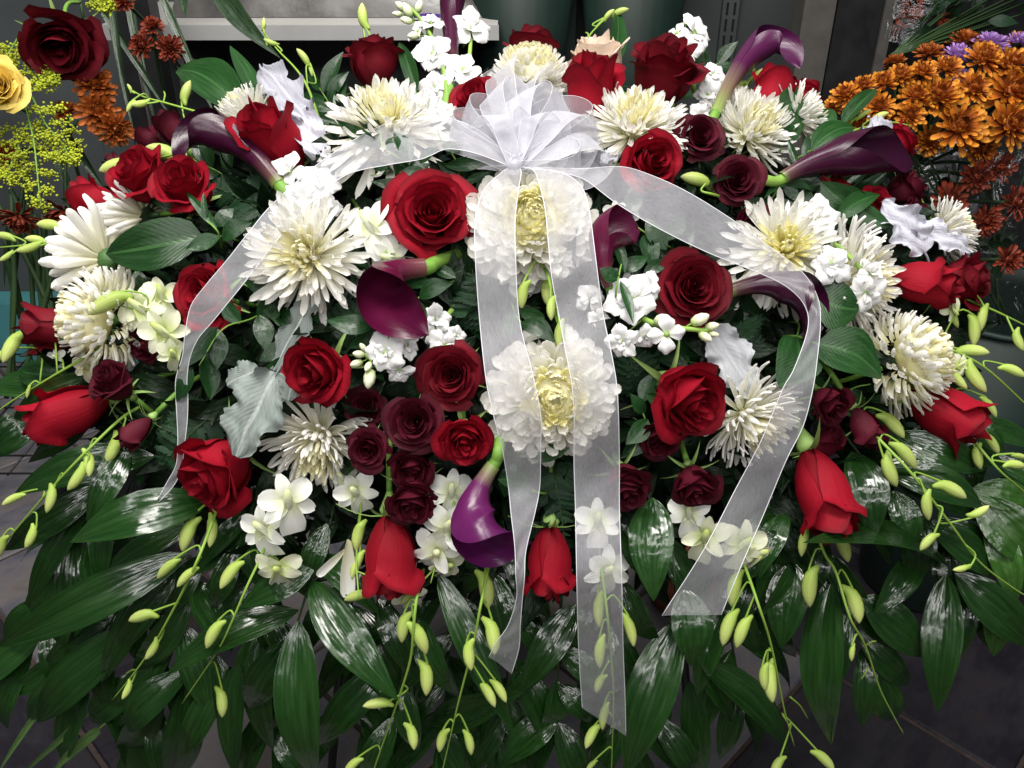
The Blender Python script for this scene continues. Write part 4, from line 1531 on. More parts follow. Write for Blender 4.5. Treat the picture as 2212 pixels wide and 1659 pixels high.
calla((1318, 618, -.008), (1308, 518, -.026), (1384, 500, -.016), 14, 34, (.15, .25, 1), 'calla_m', 'small magenta calla with an orange spadix right of the hanging ribbon', spad=True)
calla((1575, 630, .0), (1706, 628, -.014), (1740, 748, -.016), 15, 38, (.6, .6, .45), 'calla_d', 'dark purple calla tucked under the fold of the right ribbon')
calla((982, 165, .01), (976, 10, .0), (1000, -90, -.01), 12, 24, (.3, .2, 1), 'calla_d', 'dark calla standing at the very top, cut by the frame', stem_to=[(968, 200, .01), (962, 250, .02), (960, 300, .08)])

# ------------------------------------------------------------------ stock
stock('white stock at the top with green buds, left of the dark calla', [(955, 265, .03), (965, 200, .005), (950, 120, .0), (915, 50, .0), (880, 10, .0)],
      [(936, 118, 92, (-.1, .1, 1), -.012, True), (932, 52, 74, (.1, .7, .6), -.002, True), (905, 68, 52, (-.5, .3, .6), .004, False)],
      [(880, 22, 34, (-.4, .7, .3), -.005), (866, 14, 30, (-.7, .5, .2), 0), (878, 44, 28, (-.7, .1, .3), -.004), (905, 14, 30, (.3, .9, .2), -.002), (893, 78, 30, (-.7, -.2, .5), 0), (858, 30, 22, (-.8, 0, .3), 0)])
stock('cream white stock floret cluster right of the dark calla at the top', [(1000, 260, .05), (1010, 180, .03), (1016, 100, .02), (1020, 60, .02)],
      [(1016, 62, 92, (.3, .3, .9), .005, True), (1000, 152, 82, (.2, .2, .9), .004, True), (985, 190, 66, (-.2, 0, 1), .012, True)])
stock('white stock florets left of the small red rose by the bow', [(960, 300, .06), (945, 220, .03), (938, 170, .02)],
      [(938, 190, 72, (-.2, .1, 1), .010, True), (925, 228, 64, (-.3, -.1, .9), .012, True), (960, 165, 52, (0, .4, .8), .014, False), (968, 245, 52, (.2, 0, .9), .015, True)])
stock('white stock head partly under the left ribbon, with a green bud tip', [(700, 340, .05), (680, 400, .015), (660, 450, -.01)],
      [(625, 372, 84, (-.3, .35, .85), -.005, True), (690, 395, 82, (.3, .1, .95), -.004, True), (640, 425, 66, (-.3, -.1, 1), -.008, True), (700, 450, 70, (.4, -.3, .9), -.002, True), (720, 335, 52, (.3, .5, .7), .01, True)],
      [(655, 462, 34, (0, -.7, .7), -.02), (668, 455, 26, (.5, -.5, .7), -.018), (642, 452, 24, (-.6, -.4, .6), -.016)])
stock('single white stock floret above the large velvety rose at upper right', [(1500, 200, .05), (1492, 130, .02), (1486, 85, .015)],
      [(1500, 72, 84, (.4, .3, .85), .005, True), (1462, 72, 48, (-.6, .2, .6), .008, False), (1488, 112, 56, (0, -.3, .9), .008, False)], [(1480, 48, 14, (0, 1, 0), .01)])
stock('white stock cluster between the velvety rose and the purple calla', [(1540, 300, .07), (1540, 230, .04), (1538, 160, .03)],
      [(1540, 162, 66, (.2, .3, .9), .02, True), (1528, 205, 64, (-.1, .1, 1), .022, True), (1516, 250, 58, (-.2, -.1, 1), .022, True)])
stock('white stock lying across the big spider mums at right on a green stem', [(1750, 500, .0), (1790, 518, -.022), (1840, 560, -.026), (1880, 610, -.02)],
      [(1765, 470, 96, (.1, .4, .9), -.022, True), (1795, 572, 92, (0, -.05, 1), -.032, True), (1880, 590, 62, (.3, .2, .9), -.024, True), (1872, 632, 84, (.15, -.35, .9), -.026, True), (1880, 530, 60, (.4, .3, .8), -.01, True)])
stock('white stock beside the dark red rose under the right ribbon, with green buds', [(1345, 640, .03), (1390, 688, -.005), (1440, 705, -.022), (1500, 712, -.025), (1532, 714, -.025)],
      [(1362, 648, 112, (-.1, .1, 1), -.012, True), (1398, 620, 74, (.4, .2, .85), -.002, True), (1345, 738, 72, (-.3, -.4, .85), -.012, True), (1392, 728, 58, (0, -.5, .8), -.012, True), (1440, 722, 78, (.1, -.2, 1), -.03, False), (1340, 600, 52, (0, .5, .8), .004, True)],
      [(1428, 690, 40, (.5, .3, .6), -.026), (1512, 690, 44, (.8, .4, .4), -.03), (1538, 705, 32, (.9, .2, .3), -.028), (1524, 728, 34, (.7, -.5, .4), -.028), (1542, 722, 24, (.9, -.2, .3), -.026)])
stock('white stock with yellow green bud tip above the burgundy cluster', [(895, 700, .03), (860, 728, .0), (820, 752, -.016), (788, 768, -.02)],
      [(832, 762, 88, (-.1, -.1, 1), -.02, True), (862, 800, 62, (.2, -.6, .7), -.01, True), (880, 745, 62, (.5, .1, .8), -.006, True), (838, 730, 56, (-.2, .6, .7), -.006, False)],
      [(775, 765, 28, (-.8, .1, .4), -.024), (770, 785, 30, (-.8, -.3, .4), -.022), (795, 792, 26, (-.3, -.7, .5), -.026), (798, 818, 46, (-.1, -.9, .3), -.022), (784, 750, 22, (-.5, .7, .4), -.02)])
stock('white stock florets behind the maroon calla tip', [(1000, 640, .06), (960, 690, .03), (935, 720, .01)],
      [(940, 690, 72, (.2, .1, .9), .012, True), (960, 745, 72, (.2, -.1, .95), .012, True), (985, 725, 46, (.5, 0, .8), .02, True), (925, 720, 46, (-.2, -.2, .9), .012, False)])
stock('white stock florets behind the straight ribbon tail, beside the magenta calla', [(1320, 560, .06), (1300, 640, .04), (1285, 690, .03)],
      [(1275, 645, 66, (0, .1, 1), .02, True), (1290, 690, 52, (.1, -.2, 1), .022, True)])

# ------------------------------------------------------------------ orchid stems with buds and blossoms
orchid('bud stem reaching down to the far left edge below the pointed red bud', [(300, 880, .02), (262, 904, 0), (200, 962, -.01), (143, 1020, -.01), (80, 1090, -.005), (14, 1169, 0), (-20, 1215, .01)],
       [(243, 974, 62, (-.45, .85)), (193, 1003, 52, (.1, 1)), (165, 1036, 56, (-.6, .8)), (109, 1081, 52, (-.2, 1)), (25, 1078, 44, (-.8, .5)), (66, 1163, 46, (-.45, .85)), (3, 1180, 44, (-.3, 1))])
orchid('bud stem hanging below the red rose at lower left', [(490, 1040, .03), (469, 1100, 0), (430, 1202, -.02), (386, 1295, -.02), (334, 1389, -.015), (295, 1447, -.01), (243, 1512, 0)],
       [(403, 1157, 66, (-.25, 1)), (458, 1150, 62, (-.1, 1)), (358, 1229, 56, (-.65, .7)), (400, 1247, 52, (-.6, .7)), (303, 1331, 54, (-.9, .35)), (328, 1406, 44, (-.5, .7)), (274, 1493, 36, (-.4, .8))],
       stubs=[(295, 1447, 272, 1455)])
orchid('orchid stem with white blossoms under the drooping mum', [(640, 1040, .03), (600, 1110, .0), (565, 1199, -.015), (532, 1270, -.015), (500, 1345, -.012), (470, 1405, -.01), (393, 1520, 0)],
       [(493, 1243, 62, (-.5, .85)), (458, 1372, 60, (-.4, .9)), (480, 1521, 54, (.05, 1))],
       [(620, 1082, 118, (.35, .1, .9), (-.2, 1, .1), -.012, 'orch'), (575, 1140, 104, (-.3, -.05, .9), (-.2, .9, .2), -.010, 'orch'), (602, 1222, 96, (.05, -.35, .85), (0, 1, .3), -.018, 'orch_g')],
       stubs=[(565, 1250, 585, 1310)])
orchid('bud stem left of center below the hanging red rose', [(915, 1230, .02), (900, 1293, .0), (893, 1360, -.01), (887, 1422, -.01), (865, 1497, -.008), (818, 1632, 0), (795, 1700, .01)],
       [(909, 1380, 70, (.35, .95)), (922, 1469, 62, (.0, 1)), (812, 1519, 54, (-1, .15)), (892, 1593, 50, (.15, 1)), (870, 1358, 58, (-.1, 1)), (758, 1655, 44, (-.5, .6))],
       [(878, 1270, 84, (.1, -.2, .9), (-.3, .9, 0), .006, 'orch_g')])
orchid('bud stem under the purple calla left of the twisted ribbon', [(1070, 1150, .02), (1058, 1210, .0), (1046, 1270, -.01), (1036, 1320, -.012), (1022, 1395, -.012), (997, 1491, -.01), (980, 1560, -.005), (950, 1690, 0)],
       [(1052, 1278, 70, (.1, 1)), (1066, 1378, 68, (.1, 1)), (1013, 1419, 56, (.15, 1)), (1058, 1502, 52, (.45, .9)), (1082, 1494, 48, (.5, .9)), (953, 1601, 46, (-.2, 1)), (1015, 1607, 46, (.15, 1)), (1040, 1185, 46, (-.2, .9))])
orchid('bud stem seen through the long straight ribbon tail', [(1290, 1150, .03), (1300, 1230, .01), (1312, 1330, .005), (1322, 1440, .005), (1325, 1520, .008), (1320, 1690, .012)],
       [(1293, 1320, 66, (.0, 1)), (1295, 1412, 64, (.0, 1)), (1293, 1478, 40, (-.3, 1)), (1303, 1550, 52, (-.1, 1)), (1275, 1592, 50, (-.4, .9)), (1363, 1364, 62, (.2, 1)), (1275, 1655, 30, (-.5, .7))],
       [(1290, 1125, 96, (0, .1, 1), (0, 1, 0), .006, 'orch'), (1310, 1228, 104, (.1, -.2, .95), (.1, 1, 0), .004, 'orch')])
orchid('bud stem falling from the end of the right ribbon to the floor side', [(1575, 1150, .02), (1608, 1221, .0), (1638, 1306, -.015), (1666, 1395, -.015), (1694, 1532, -.01), (1716, 1612, 0)],
       [(1584, 1276, 70, (-.1, 1)), (1570, 1359, 70, (-.3, 1)), (1600, 1368, 64, (-.3, 1)), (1663, 1478, 74, (.1, 1)), (1650, 1466, 50, (.1, 1)), (1676, 1658, 46, (-.4, .8)), (1784, 1643, 52, (.6, .7))],
       [(1525, 1158, 100, (-.3, 0, .9), (.3, .9, 0), .0, 'orch_g'), (1600, 1172, 104, (.2, -.1, .95), (.2, 1, .0), -.004, 'orch_g'), (1632, 1188, 84, (.5, -.3, .7), (-.3, .9, 0), -.004, 'orch_g'), (1488, 1108, 88, (-.2, .1, .95), (0, 1, 0), .010, 'orch')],
       stubs=[(1706, 1505, 1745, 1552)])
orchid('long bud stem ending free against the dark floor at lower right', [(1740, 1080, .03), (1767, 1160, .0), (1784, 1202, -.01), (1806, 1237, -.015), (1836, 1334, -.018), (1869, 1395, -.015), (1900, 1486, -.01), (1930, 1546, -.005), (1952, 1585, 0)],
       [(1748, 1272, 76, (.0, 1)), (1849, 1309, 70, (.15, 1)), (1823, 1183, 66, (.35, .95)), (1734, 1174, 56, (-.1, 1)), (1840, 1412, 34, (0, 1))],
       stubs=[(1869, 1395, 1893, 1385), (1876, 1440, 1860, 1468)])
orchid('long bud stem slanting from the burgundy trio to the right edge', [(1850, 890, .03), (1894, 943, .0), (1971, 1025, -.015), (2054, 1133, -.018), (2115, 1213, -.012), (2190, 1271, -.005), (2240, 1300, 0)],
       [(1933, 920, 62, (.6, .8)), (1960, 985, 66, (.6, .85)), (1923, 1021, 66, (.45, .95)), (2060, 1058, 60, (.75, .5)), (2002, 1096, 56, (.2, 1)), (2002, 1171, 44, (-.6, .8)), (2118, 1105, 42, (.7, -.5)), (2075, 1229, 36, (-1, .1))])
orchid('bud stem at the right edge below the red bud aimed right', [(2050, 890, .03), (2098, 945, .0), (2158, 1015, -.01), (2212, 1062, -.005), (2250, 1100, 0)],
       [(2112, 990, 48, (.3, 1)), (2145, 959, 52, (.5, .85)), (2195, 1003, 44, (1, .2)), (2140, 880, 48, (.5, .8)), (2205, 985, 30, (1, .3))])
orchid('bud stem right of the shaggy football mum', [(1990, 720, .03), (2043, 749, .005), (2126, 793, -.01), (2212, 870, -.005), (2245, 900, 0)],
       [(2104, 757, 60, (1, .15)), (2060, 785, 40, (.7, .7)), (2108, 820, 66, (.6, .85)), (2071, 822, 46, (.6, .7)), (2192, 801, 50, (.9, .5)), (2105, 718, 58, (0, 1))],
       [(2072, 788, 48, (.3, .1, .9), (.5, .9, 0), .0, 'orch_g')])
orchid('bud stem leaving the dark red rose at the far right edge', [(2050, 620, .04), (2085, 644, .01), (2150, 672, .0), (2212, 702, .0), (2250, 722, .01)],
       [(2120, 690, 52, (-.1, 1)), (2200, 738, 42, (.4, 1)), (2062, 690, 40, (.4, .9))], [(2055, 668, 52, (.4, -.2, .8), (-.3, -1, 0), .0, 'orch_g')])
orchid('bud stem running out of the left edge above the pointed red bud', [(230, 740, .03), (176, 776, .0), (110, 815, -.008), (30, 864, -.004), (-30, 905, 0)],
       [(22, 752, 66, (-.35, .9)), (0, 770, 40, (-.6, .6)), (60, 848, 24, (-.2, 1))], [(190, 790, 62, (.1, -.2, .8), (-.2, .9, 0), .012, 'orch_g'), (125, 772, 40, (-.1, -.2, .9), (0, 1, 0), .01, 'orch')])
orchid('bud stem at the far left above the white mum seen from behind', [(250, 515, .05), (160, 520, .02), (105, 523, .005), (50, 530, 0), (-20, 536, 0)],
       [(8, 509, 40, (-1, -.1)), (74, 516, 38, (-1, -.05)), (61, 537, 50, (-1, .25)), (104, 485, 50, (-1, -.05)), (171, 483, 44, (-1, .02)), (12, 556, 32, (-.8, .5))])
orchid('bud stem pointing up left in front of the grey wall', [(520, 268, .04), (480, 256, .01), (420, 240, .0), (353, 221, .0), (310, 209, .0), (278, 190, .0)],
       [(402, 196, 46, (.35, -.9)), (300, 225, 36, (-1, .05)), (280, 230, 26, (-.4, .8)), (280, 189, 18, (-.5, -.8)), (445, 268, 36, (-.5, .6))], stubs=[(353, 221, 354, 198)])
orchid('pair of yellow green buds above the upper left red roses', [(420, 350, .03), (385, 338, .0), (370, 335, -.004), (300, 352, .0), (275, 350, .0)],
       [(352, 327, 74, (-.95, -.3), -.02), (246, 358, 66, (-.95, .3), -.012)])
orchid('thin bud stem at the top left in front of the shelf', [(690, 260, .05), (665, 190, .02), (640, 150, .012), (600, 108, .01), (570, 70, .01)],
       [(655, 121, 40, (-.6, -.7)), (583, 91, 30, (-.8, -.4)), (570, 50, 24, (0, -1)), (672, 155, 20, (.2, .8))])
orchid('single upright bud above the dark red rose by the shelf', [(820, 150, .04), (806, 95, .02), (796, 70, .015), (786, 55, .015)], [(783, 32, 48, (-.05, -1), .004)])
orchid('thin bud stem behind the blush rose at the top', [(1262, 150, .05), (1268, 95, .03), (1275, 75, .03), (1300, 48, .03), (1315, 38, .03)],
       [(1316, 30, 28, (.7, -.6)), (1342, 24, 32, (.95, -.2))], stubs=[(1270, 85, 1265, 70)])
orchid('small bud sprig between the purple calla and the tulip-shaped bud', [(1620, 230, .04), (1612, 190, .02), (1622, 172, .015), (1632, 162, .015)], [(1640, 156, 28, (.8, -.5)), (1606, 182, 34, (.6, -.1)), (1628, 152, 16, (0, -1))])
orchid('yellow green bud in front of the burgundy roses right of the bow', [(1570, 430, .03), (1540, 420, .0), (1515, 412, -.004), (1525, 395, -.01)], [(1500, 386, 62, (-.95, -.1), -.016)])
orchid('bud stem over the orange mums at the right edge', [(1780, 330, .05), (1836, 287, .02), (1878, 273, .01), (1925, 264, .008), (1969, 272, .006)],
       [(1903, 249, 36, (.9, -.35)), (1838, 230, 48, (-.4, .5)), (1866, 245, 32, (.9, -.5))])
orchid('bud stem hanging between the two football mums', [(1165, 560, .05), (1185, 600, .0), (1196, 660, .0), (1202, 690, .0), (1216, 720, .0), (1225, 760, .02)],
       [(1128, 640, 52, (-.1, 1), -.012), (1183, 632, 62, (.05, 1), -.012), (1190, 668, 46, (.0, 1), -.008), (1208, 728, 60, (.0, 1), -.008)])
orchid('greenish white orchids left of the ribboned red rose', [(390, 790, .03), (370, 730, .01), (330, 680, .0), (290, 668, -.012), (240, 655, -.02)],
       [(228, 655, 82, (-.85, .6), -.03)],
       [(312, 668, 104, (-.2, .1, .95), (-.6, .7, 0), .0, 'orch_g'), (352, 640, 84, (.1, .2, .9), (-.2, 1, 0), .006, 'orch_g'), (358, 715, 104, (-.1, -.1, .95), (-.4, .8, 0), .0, 'orch_g'), (378, 762, 72, (.1, -.3, .9), (0, 1, 0), .004, 'orch_g')])
orchid('white orchid blossoms in the gap left of the large open rose', [(760, 430, .07), (790, 470, .02), (815, 500, .01), (835, 545, .01), (850, 585, .012)],
       [], [(805, 490, 112, (-.35, .2, .85), (-.4, .9, 0), .0, 'orch'), (845, 555, 92, (0, -.3, .9), (-.8, .5, 0), .02, 'orch')])
orchid('white orchid blossoms between the burgundy cluster and the purple calla', [(1000, 1040, .04), (980, 1090, .01), (965, 1150, .0), (950, 1190, .0), (930, 1260, .01)],
       [(880, 1290, 40, (-.6, .6))],
       [(975, 1062, 96, (.1, .1, 1), (0, 1, 0), .016, 'orch'), (970, 1135, 108, (-.1, -.05, 1), (.5, .8, 0), .0, 'orch'), (945, 1185, 104, (-.1, -.4, .9), (.4, .9, 0), .0, 'orch'), (965, 1215, 76, (.3, -.4, .8), (.2, 1, 0), .006, 'orch_g')])
orchid('white orchid blossom and buds left of the hanging red rose', [(800, 1010, .05), (785, 1060, .02), (775, 1130, .01), (770, 1210, .0), (775, 1290, .0)],
       [(768, 1222, 56, (-.3, 1)), (772, 1160, 58, (-.15, 1)), (768, 1287, 52, (-.9, .35))],
       [(768, 1058, 92, (.1, -.2, .9), (-.3, .9, 0), .012, 'orch'), (745, 1030, 66, (-.3, 0, .9), (-.3, .9, 0), .02, 'orch')])
orchid('white orchid blossoms behind the foot of the hanging football mum', [(1250, 560, .06), (1280, 620, .04), (1270, 700, .03)], [], [(1345, 475, 72, (.1, .2, .9), (.2, .9, 0), .03, 'orch'), (1330, 462, 56, (-.2, .2, .9), (-.2, .9, 0), .035, 'orch')])
# ------------------------------------------------------------------ palm fronds round the foot of the spray
Z = 0.012
frond('glossy palm frond at lower left of center with leaflets both ways', [(722, 1090, .05), (694, 1205, .02), (660, 1290, .01), (644, 1340, .008), (626, 1382, .01)],
      [(672, 1255, 862, 1515, 92, .012, -.005), (645, 1340, 685, 1690, 104, .008, .0), (645, 1318, 352, 1465, 80, .008, -.01), (682, 1215, 520, 1312, 70, .012, .012), (628, 1378, 540, 1530, 84, .02, .03), (690, 1200, 820, 1330, 66, .03, .03), (706, 1130, 660, 1260, 56, .03, .04)])
frond('broad glossy palm frond sweeping to the lower left corner', [(520, 1060, .06), (440, 1090, .03), (400, 1170, .02), (360, 1290, .03)],
      [(455, 1080, 150, 1172, 100, .015, -.005), (410, 1195, -10, 1400, 92, .01, -.01), (330, 1240, 220, 1475, 60, .035, .03), (380, 1240, 245, 1425, 62, .03, .03), (420, 1130, 200, 1290, 70, .045, .045)])
frond('palm frond behind the long left bud stem', [(350, 940, .06), (290, 990, .03), (220, 1070, .03), (140, 1180, .04)],
      [(335, 985, 30, 1068, 84, .02, .01), (278, 960, 188, 1135, 66, .012, .0), (200, 1075, 60, 1310, 58, .03, .03), (230, 1040, 10, 1190, 70, .035, .03), (160, 1130, 140, 1400, 70, .045, .05), (240, 1050, 225, 1290, 62, .04, .045)])
frond('shaded palm frond hanging over the floor at the lower left', [(330, 1300, .07), (260, 1380, .05), (215, 1410, .045), (150, 1480, .05)],
      [(300, 1350, 80, 1562, 96, .03, .03), (410, 1450, 278, 1580, 80, .03, .035), (400, 1480, 372, 1700, 96, .03, .04), (200, 1400, 20, 1500, 66, .05, .06), (330, 1450, 200, 1560, 76, .05, .06)])
frond('dark palm frond at the foot left of center', [(560, 1330, .07), (530, 1400, .05), (505, 1470, .05), (480, 1560, .05)],
      [(515, 1430, 512, 1690, 72, .03, .035), (470, 1415, 476, 1580, 52, .04, .05), (560, 1380, 590, 1620, 66, .05, .06), (500, 1440, 400, 1640, 66, .05, .055)])
frond('palm frond below the hanging red rose', [(850, 1180, .07), (845, 1290, .04), (850, 1400, .035), (860, 1520, .04)],
      [(815, 1290, 884, 1460, 62, .02, .02), (840, 1430, 690, 1610, 82, .035, .04), (870, 1470, 902, 1620, 60, .035, .04), (860, 1545, 795, 1690, 66, .03, .035), (905, 1335, 990, 1500, 66, .03, .03), (850, 1350, 740, 1480, 60, .045, .05)])
frond('long dark palm leaflets crossing under the purple calla', [(950, 1150, .07), (960, 1260, .03), (1000, 1400, .02), (1040, 1500, .03)],
      [(945, 1235, 1110, 1585, 66, .008, .0), (930, 1565, 1135, 1492, 76, .03, .02), (1000, 1290, 1050, 1440, 56, .04, .04), (980, 1370, 860, 1500, 56, .045, .05), (1060, 1230, 1105, 1420, 60, .035, .035)])
frond('palm frond behind the two ribbon tails at the bottom', [(1215, 1250, .07), (1208, 1380, .035), (1205, 1470, .03), (1205, 1570, .03)],
      [(1245, 1305, 1125, 1495, 76, .025, .02), (1205, 1545, 1080, 1655, 76, .02, .02), (1205, 1560, 1265, 1700, 72, .02, .02), (1205, 1480, 1275, 1560, 56, .025, .03), (1205, 1470, 1165, 1570, 66, .03, .035), (1205, 1400, 1310, 1500, 62, .035, .04), (1205, 1560, 1150, 1720, 64, .03, .03), (1208, 1420, 1080, 1530, 60, .04, .045)])
frond('large glossy palm frond right of the straight ribbon tail', [(1440, 1080, .06), (1455, 1220, .02), (1468, 1330, .01), (1480, 1420, .012), (1440, 1540, .02)],
      [(1467, 1338, 1352, 1675, 104, .008, .0), (1480, 1270, 1492, 1440, 92, .01, .008), (1415, 1545, 1498, 1680, 62, .02, .02), (1410, 1075, 1412, 1300, 100, .012, .0), (1345, 1255, 1425, 1385, 62, .02, .03), (1340, 1130, 1378, 1240, 46, .02, .03), (1440, 1160, 1540, 1330, 70, .035, .035), (1475, 1380, 1400, 1560, 70, .04, .045)])
frond('dark palm leaflets low over the floor, right of center', [(1480, 1330, .07), (1510, 1430, .04), (1560, 1500, .04), (1620, 1560, .05)],
      [(1505, 1425, 1712, 1660, 92, .03, .03), (1500, 1420, 1580, 1560, 60, .045, .05), (1490, 1470, 1520, 1690, 66, .05, .05)])
frond('palm frond with hanging leaflets under the head-down red rose', [(1700, 1040, .06), (1730, 1150, .03), (1765, 1240, .02), (1800, 1300, .02)],
      [(1795, 1262, 1796, 1612, 98, .012, .008), (1715, 1215, 1688, 1402, 92, .025, .02), (1740, 1200, 1640, 1330, 70, .035, .04), (1700, 1110, 1640, 1250, 60, .03, .035), (1790, 1290, 1770, 1545, 70, .03, .035), (1700, 1120, 1600, 1190, 60, .04, .04)])
frond('palm frond reaching right behind the slanting bud stem', [(1790, 890, .06), (1831, 948, .02), (1919, 1058, .01), (1990, 1150, .01), (2057, 1232, .01)],
      [(2052, 1228, 1735, 1172, 92, .008, .0), (1840, 975, 1886, 1170, 88, .012, .0), (1930, 1060, 1972, 1190, 66, .012, .01), (1915, 1015, 2125, 1098, 84, .02, .01), (2045, 1240, 2025, 1540, 82, .006, -.005), (2062, 1238, 2235, 1402, 92, .012, .0), (1890, 1010, 2120, 1030, 74, .03, .03), (1860, 1290, 1990, 1420, 96, .025, .02), (2010, 1140, 2140, 1245, 84, .02, .02), (1990, 1200, 1880, 1340, 70, .035, .04)])
frond('lighter green palm frond at the right edge', [(2040, 1010, .05), (2105, 1075, .02), (2160, 1150, .02), (2230, 1230, .03)],
      [(2108, 1072, 2250, 1225, 104, .015, .005), (2130, 1100, 2192, 1310, 66, .015, .01), (2095, 1060, 2240, 1090, 72, .02, .02), (2140, 1290, 2146, 1418, 58, .03, .03)], mat='palm_l')
frond('dark palm leaflets between the right bud stems', [(1930, 880, .07), (1990, 960, .04), (2060, 1010, .04)],
      [(1930, 940, 2130, 1015, 78, .03, .025), (1970, 930, 2140, 930, 66, .04, .04), (2050, 1000, 2180, 1010, 66, .045, .045), (2070, 900, 2170, 980, 56, .03, .03)])
frond('dark palm leaflets behind the two red buds at the left edge', [(260, 800, .08), (180, 840, .06), (80, 900, .06)],
      [(230, 810, 30, 905, 90, .05, .05), (150, 850, -30, 850, 76, .055, .06), (110, 880, -30, 990, 84, .06, .06), (200, 830, 60, 1000, 76, .06, .06)])
frond('shaded palm leaflets deep under the right side of the spray', [(1600, 1020, .1), (1620, 1150, .08), (1640, 1260, .08)],
      [(1610, 1080, 1530, 1260, 84, .07, .08), (1620, 1150, 1700, 1330, 84, .08, .08), (1630, 1200, 1560, 1400, 84, .08, .09), (1640, 1250, 1720, 1420, 70, .08, .09)])
frond('shaded palm leaflets deep under the middle of the spray', [(1080, 1040, .1), (1090, 1180, .09), (1100, 1300, .09)],
      [(1085, 1120, 980, 1300, 80, .08, .09), (1090, 1160, 1190, 1340, 80, .08, .09), (1095, 1250, 1010, 1440, 84, .09, .1), (1100, 1290, 1180, 1450, 84, .09, .1)])
frond('shaded palm leaflets deep under the left side of the spray', [(620, 1050, .1), (590, 1150, .09), (560, 1260, .09)],
      [(610, 1090, 480, 1200, 84, .08, .09), (590, 1150, 680, 1300, 84, .08, .09), (575, 1200, 420, 1330, 88, .08, .09), (560, 1250, 600, 1440, 84, .09, .1)])

for lb, pts, n, ll, lw, sd in [
    ('low palm frond at the far left, over the floor tiles', [(240, 1100, .06), (170, 1220, .045), (110, 1330, .045), (60, 1430, .05)], 8, 190, 66, 1),
    ('low palm frond left, between the two long left bud stems', [(300, 1120, .06), (270, 1260, .045), (220, 1400, .045), (180, 1500, .05)], 9, 190, 66, 2),
    ('low palm frond under the bud stem of the lower left red rose', [(440, 1180, .06), (400, 1330, .05), (350, 1470, .05), (320, 1560, .055)], 9, 190, 70, 3),
    ('low palm frond under the white orchid stem', [(560, 1230, .07), (570, 1380, .055), (590, 1500, .055), (600, 1600, .06)], 9, 180, 66, 4),
    ('low palm frond under the left hanging red rose', [(760, 1230, .07), (760, 1380, .055), (770, 1500, .055), (790, 1600, .06)], 9, 185, 66, 5),
    ('low palm frond under the purple calla and its bud stem', [(960, 1240, .07), (970, 1400, .055), (960, 1520, .055), (950, 1620, .06)], 9, 180, 66, 6),
    ('low palm frond under the twisted end of the left center tail', [(1110, 1240, .07), (1100, 1400, .05), (1090, 1520, .05), (1080, 1610, .055)], 9, 180, 66, 7),
    ('low palm frond right under the straight ribbon tail end', [(1310, 1260, .07), (1330, 1420, .05), (1350, 1540, .05), (1360, 1630, .055)], 9, 180, 68, 8),
    ('low palm frond under the cut end of the right ribbon', [(1540, 1180, .07), (1570, 1330, .055), (1590, 1440, .055), (1600, 1520, .06)], 8, 185, 72, 9),
    ('low palm frond below the long free bud stem', [(1760, 1120, .07), (1800, 1250, .05), (1850, 1360, .05), (1890, 1440, .055)], 8, 175, 70, 10),
    ('low palm frond behind the pair of slanting bud stems at right', [(1900, 1000, .07), (1990, 1100, .05), (2070, 1200, .05), (2120, 1290, .055)], 8, 180, 70, 11),
    ('palm frond at the right edge below the shaggy football mum', [(2040, 860, .07), (2110, 940, .05), (2180, 1040, .05), (2220, 1120, .055)], 7, 160, 62, 12),
    ('short palm frond showing between the lower red rose and the drooping mum', [(560, 1040, .06), (540, 1120, .045), (500, 1200, .045)], 6, 150, 60, 13),
    ('short palm frond showing between the right ribbon and the head-down rose', [(1660, 1020, .06), (1660, 1120, .045), (1650, 1200, .045)], 6, 150, 62, 14),
]:
    auto_frond(lb, pts, n, ll, lw, sd)

# grassy blades at the lower left corner
for q, lb in (((94, 1520, -10, 1680, 18, .03, .0), 'uppermost thin grass blade in the lower left corner'),
              ((176, 1555, 40, 1680, 22, .03, .0), 'middle grass blade in the lower left corner'),
              ((214, 1575, 105, 1680, 30, .03, .0), 'widest pale grass blade in the lower left corner')):
    one_leaf(lb, q, 'blade', 'grass', 'grass_blade', 'grass blades', 'grass blade')

